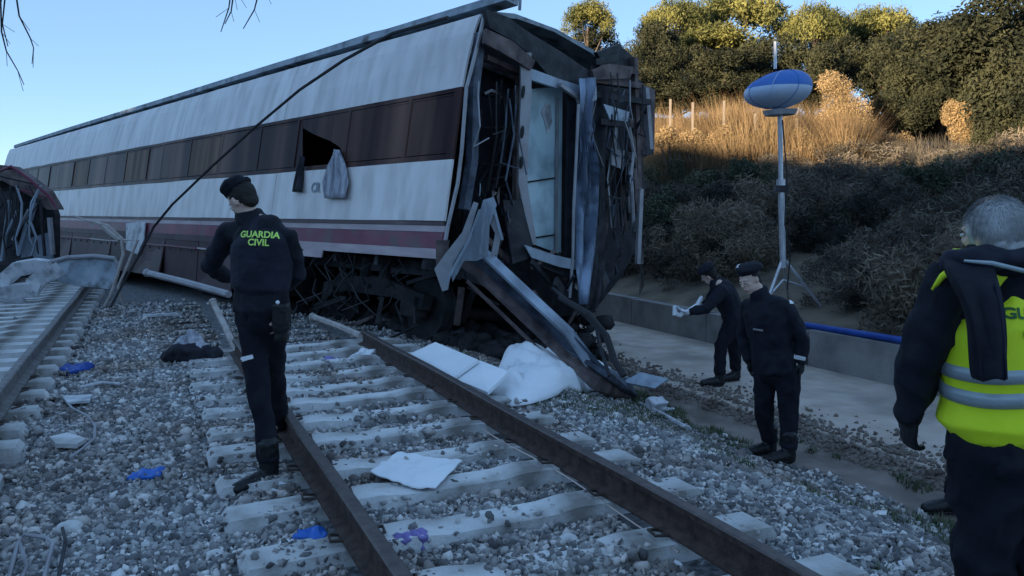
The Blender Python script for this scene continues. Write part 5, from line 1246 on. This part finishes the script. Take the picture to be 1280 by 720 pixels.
# man in the hi-vis vest at right, back turned
Yb = 2.55
def p4(px, py, dy=0): return D(px, py, Yb+dy)
base = Vector((p4(1262, 900).x, Yb, gz(p4(1262, 900).x, Yb)))
zf = base.z
J = dict(pelvis=p4(1268, 560), waist=p4(1268, 500), chest=p4(1264, 400), neck=p4(1246, 318), head=p4(1241, 292),
         sL=p4(1186, 358, -.02), eL=p4(1152, 448, .02), wL=p4(1138, 520, .12), sR=p4(1345, 362, .0), eR=p4(1375, 460, .0), wR=p4(1370, 540, .12),
         hL=p4(1235, 580), kL=p4(1228, 735, .02), aL=p4(1230, 890, -.02), tL=p4(1222, 912, .12), hR=p4(1300, 580), kR=p4(1302, 735, .02), aR=p4(1305, 890), tR=p4(1310, 912, .14))
for k_ in ('aL', 'aR'): J[k_].z = zf+.10
for k_ in ('tL', 'tR'): J[k_].z = zf+.05
for k_ in ('kL', 'kR'): J[k_].z = zf+.48
man, j4, A4 = figure(base, 'grey-haired man in a yellow hi-vis vest seen from behind at the right edge', J, Vector((-.1, 1, 0)), Vector((-.35, .93, -.05)), hat='none', rs=1.08, vox=.010, fold=.02,
                     hands={'L': dict(d=Vector((.02, .15, -1)), n=Vector((1, .1, 0)), s=Vector((.6, 1, 0)), c=.75), 'R': dict(d=Vector((0, .2, -1)), n=Vector((-1, 0, 0)), s=Vector((0, 1, 0)), c=.6)})
r_, f, u = A4
e = MB(); hc = j4['head']; e.ell(hc+u*.022-f*.016, (.080, .092, .092), A4, 20, 12); e.ell(hc-u*.03-f*.06, (.070, .045, .06), A4, 14, 8); hr = link('hair', fuse(e, .007, M['hair_grey'], .006, 40, 1), man)
k = 9000; d = rng.normal(size=(k, 3)); d /= np.linalg.norm(d, axis=1)[:, None]
AM = np.array([list(r_), list(f), list(u)])
loc = d*np.array([.080, .092, .092]); wp = loc@AM+np.array(list(hc+u*.022-f*.016))
kp = (d[:, 2] > -.75) & ~((d[:, 1] > .35) & (d[:, 2] < .35)); wp = wp[kp]; dn = (d@AM)[kp]
dw = rng.normal(size=dn.shape)*.35+np.array([0, 0, -1.0])-.5*np.array(list(f)); tg = dw-dn*(dw*dn).sum(1)[:, None]; tg /= np.linalg.norm(tg, axis=1)[:, None]
tip = wp+dn*.007+tg*.03; wv = np.cross(tg, dn)*.0018
V = np.stack([wp-wv, wp+wv, tip], 1).reshape(-1, 3); o = link('hair_strands', tri_mesh('hair_strands', V, np.arange(len(V)).reshape(-1, 3), M['hair_grey']), hr); o['kind'] = 'stuff'
# collar
b = MB(); nk = j4['neck']; b.tube([nk-UP*.06, nk+UP*.0, nk+UP*.035], [.115, .098, .088], 18); link('collar', fuse(b, .01, M['uniform'], .006, 10, 2), man)
# vest
b = MB(); ax4 = (j4['sR']-j4['sL'])
b.loft([j4['pelvis'].lerp(j4['waist'], .62), j4['waist'], j4['waist'].lerp(j4['chest'], .5), j4['chest'], j4['chest'].lerp(j4['neck'], .45), j4['neck']-UP*.09],
       [(.238, .192), (.226, .182), (.232, .182), (.236, .18), (.205, .15), (.125, .10)], ax4, 26)
for s_ in 'LR': b.tube([j4['neck']-UP*.07, j4['s'+s_]+UP*.012-(j4['s'+s_]-j4['neck'])*.14], [.09, .093], 14)
vest = link('safety_vest', fuse(b, .010, M['hivis'], .009, 6, 2, (1, 1, .7)), man)
def band_ring(zc, hh_, sx_, sy_, name, m_):
    k_ = 90; V = []; F = []; vt = bvh(vest); cx_, cy_ = j4['waist'].x, j4['waist'].y
    for i in range(k_):
        a = 2*math.pi*i/k_
        dv = Vector((math.cos(a), math.sin(a), 0))
        for (z_, q) in ((-hh_, .006), (hh_, .006), (hh_, -.004), (-hh_, -.004)):
            h = vt.ray_cast(Vector((cx_, cy_, zc+z_+.008*math.sin(a*3)))+dv*.6, -dv); V.append(h[0]+dv*q)
    for i in range(k_):
        i2 = (i+1) % k_
        for q in range(4): F.append((i*4+q, i2*4+q, i2*4+(q+1) % 4, i*4+(q+1) % 4))
    return link(name, new_mesh(name, V, F, M[m_], smooth=True), vest)
band_ring((p4(1230, 487)-base).z, .024, .242, .196, 'reflective_band', 'reflect')
band_ring((p4(1265, 458)-base).z, .022, .240, .194, 'reflective_band', 'reflect')
cen = Vector(((p4(1285, 386)-base).x-.067, j4['chest'].y-.35, (p4(1285, 386)-base).z)); rg = Vector((1, .02, .0)); nm = Vector((0, -1, .05)); nm = (nm-rg*nm.dot(rg)).normalized()
text_panel(man, j4, ['GUARDIA', 'CIVIL'], cen, rg.normalized(), nm, .046, 'dark_text', .062, vest)
# dark garment slung over left shoulder, hanging down the back
rows = [(1176, 1236, 322, -.02), (1182, 1240, 336, -.13), (1196, 1246, 360, -.225), (1210, 1251, 390, -.245), (1214, 1254, 420, -.25), (1217, 1256, 450, -.25), (1219, 1257, 474, -.25)]
V = []; F = []; kq = 8
for i, (xl, xr_, y_, dy) in enumerate(rows):
    for q in range(kq+1):
        x_ = xl+(xr_-xl)*q/kq; V.append(p4(x_, y_+(2*math.sin(q) if i == 6 else 0), dy-.006*math.sin(q*1.1+i*.5)-.012*noise.noise(Vector((q*.5, i*.6, 3))))-base)
for i in range(len(rows)-1):
    for q in range(kq): a0 = i*(kq+1)+q; F.append((a0, a0+1, a0+kq+2, a0+kq+1))
me_ = evaluated(new_mesh('slung_hood', V, F, M['uniform'], smooth=True), [('SUBSURF', dict(levels=2)), ('SOLIDIFY', dict(thickness=.03, offset=0))]); me_.polygons.foreach_set('use_smooth', [True]*len(me_.polygons))
o = link('slung_jacket', me_, man); o['label'] = 'dark navy garment hanging over the left shoulder of the vest'
b = MB(); b.tube([p4(xr_, y_, dy-.01)-base for xl, xr_, y_, dy in rows[1:]], .006, 6); b.build('garment_rim', M['uniform_vest'], man, True)
# jacket yoke (hood bundle across the shoulders)
b = MB(); b.tube([p4(1180, 332, -.04)-base, p4(1215, 322, -.10)-base, p4(1255, 322, -.13)-base, p4(1300, 330, -.12)-base], [.03, .038, .036, .03], 12); link('folded_hood', fuse(b, .008, M['uniform_vest'], .016, 9, 2), man)
b = MB(); b.tube([p4(1205, 326, -.16)-base, p4(1240, 329, -.185)-base, p4(1290, 341, -.19)-base], [.004, .007, .007], 8); b.build('hood_trim', M['reflect'], man)
# yellow strip on the arm-hole edge
b = MB(); b.tube([p4(1166, 362, -.05)-base, p4(1178, 345, -.085)-base, p4(1194, 336, -.10)-base, p4(1208, 342, -.13)-base, p4(1213, 358, -.15)-base], [.006, .01, .018, .024, .01], 8); b.build('vest_piping', M['hivis'], vest, True)
print('objects', len(bpy.data.objects), 'tris', sum(sum(len(p.vertices)-2 for p in m.polygons) for m in bpy.data.meshes))
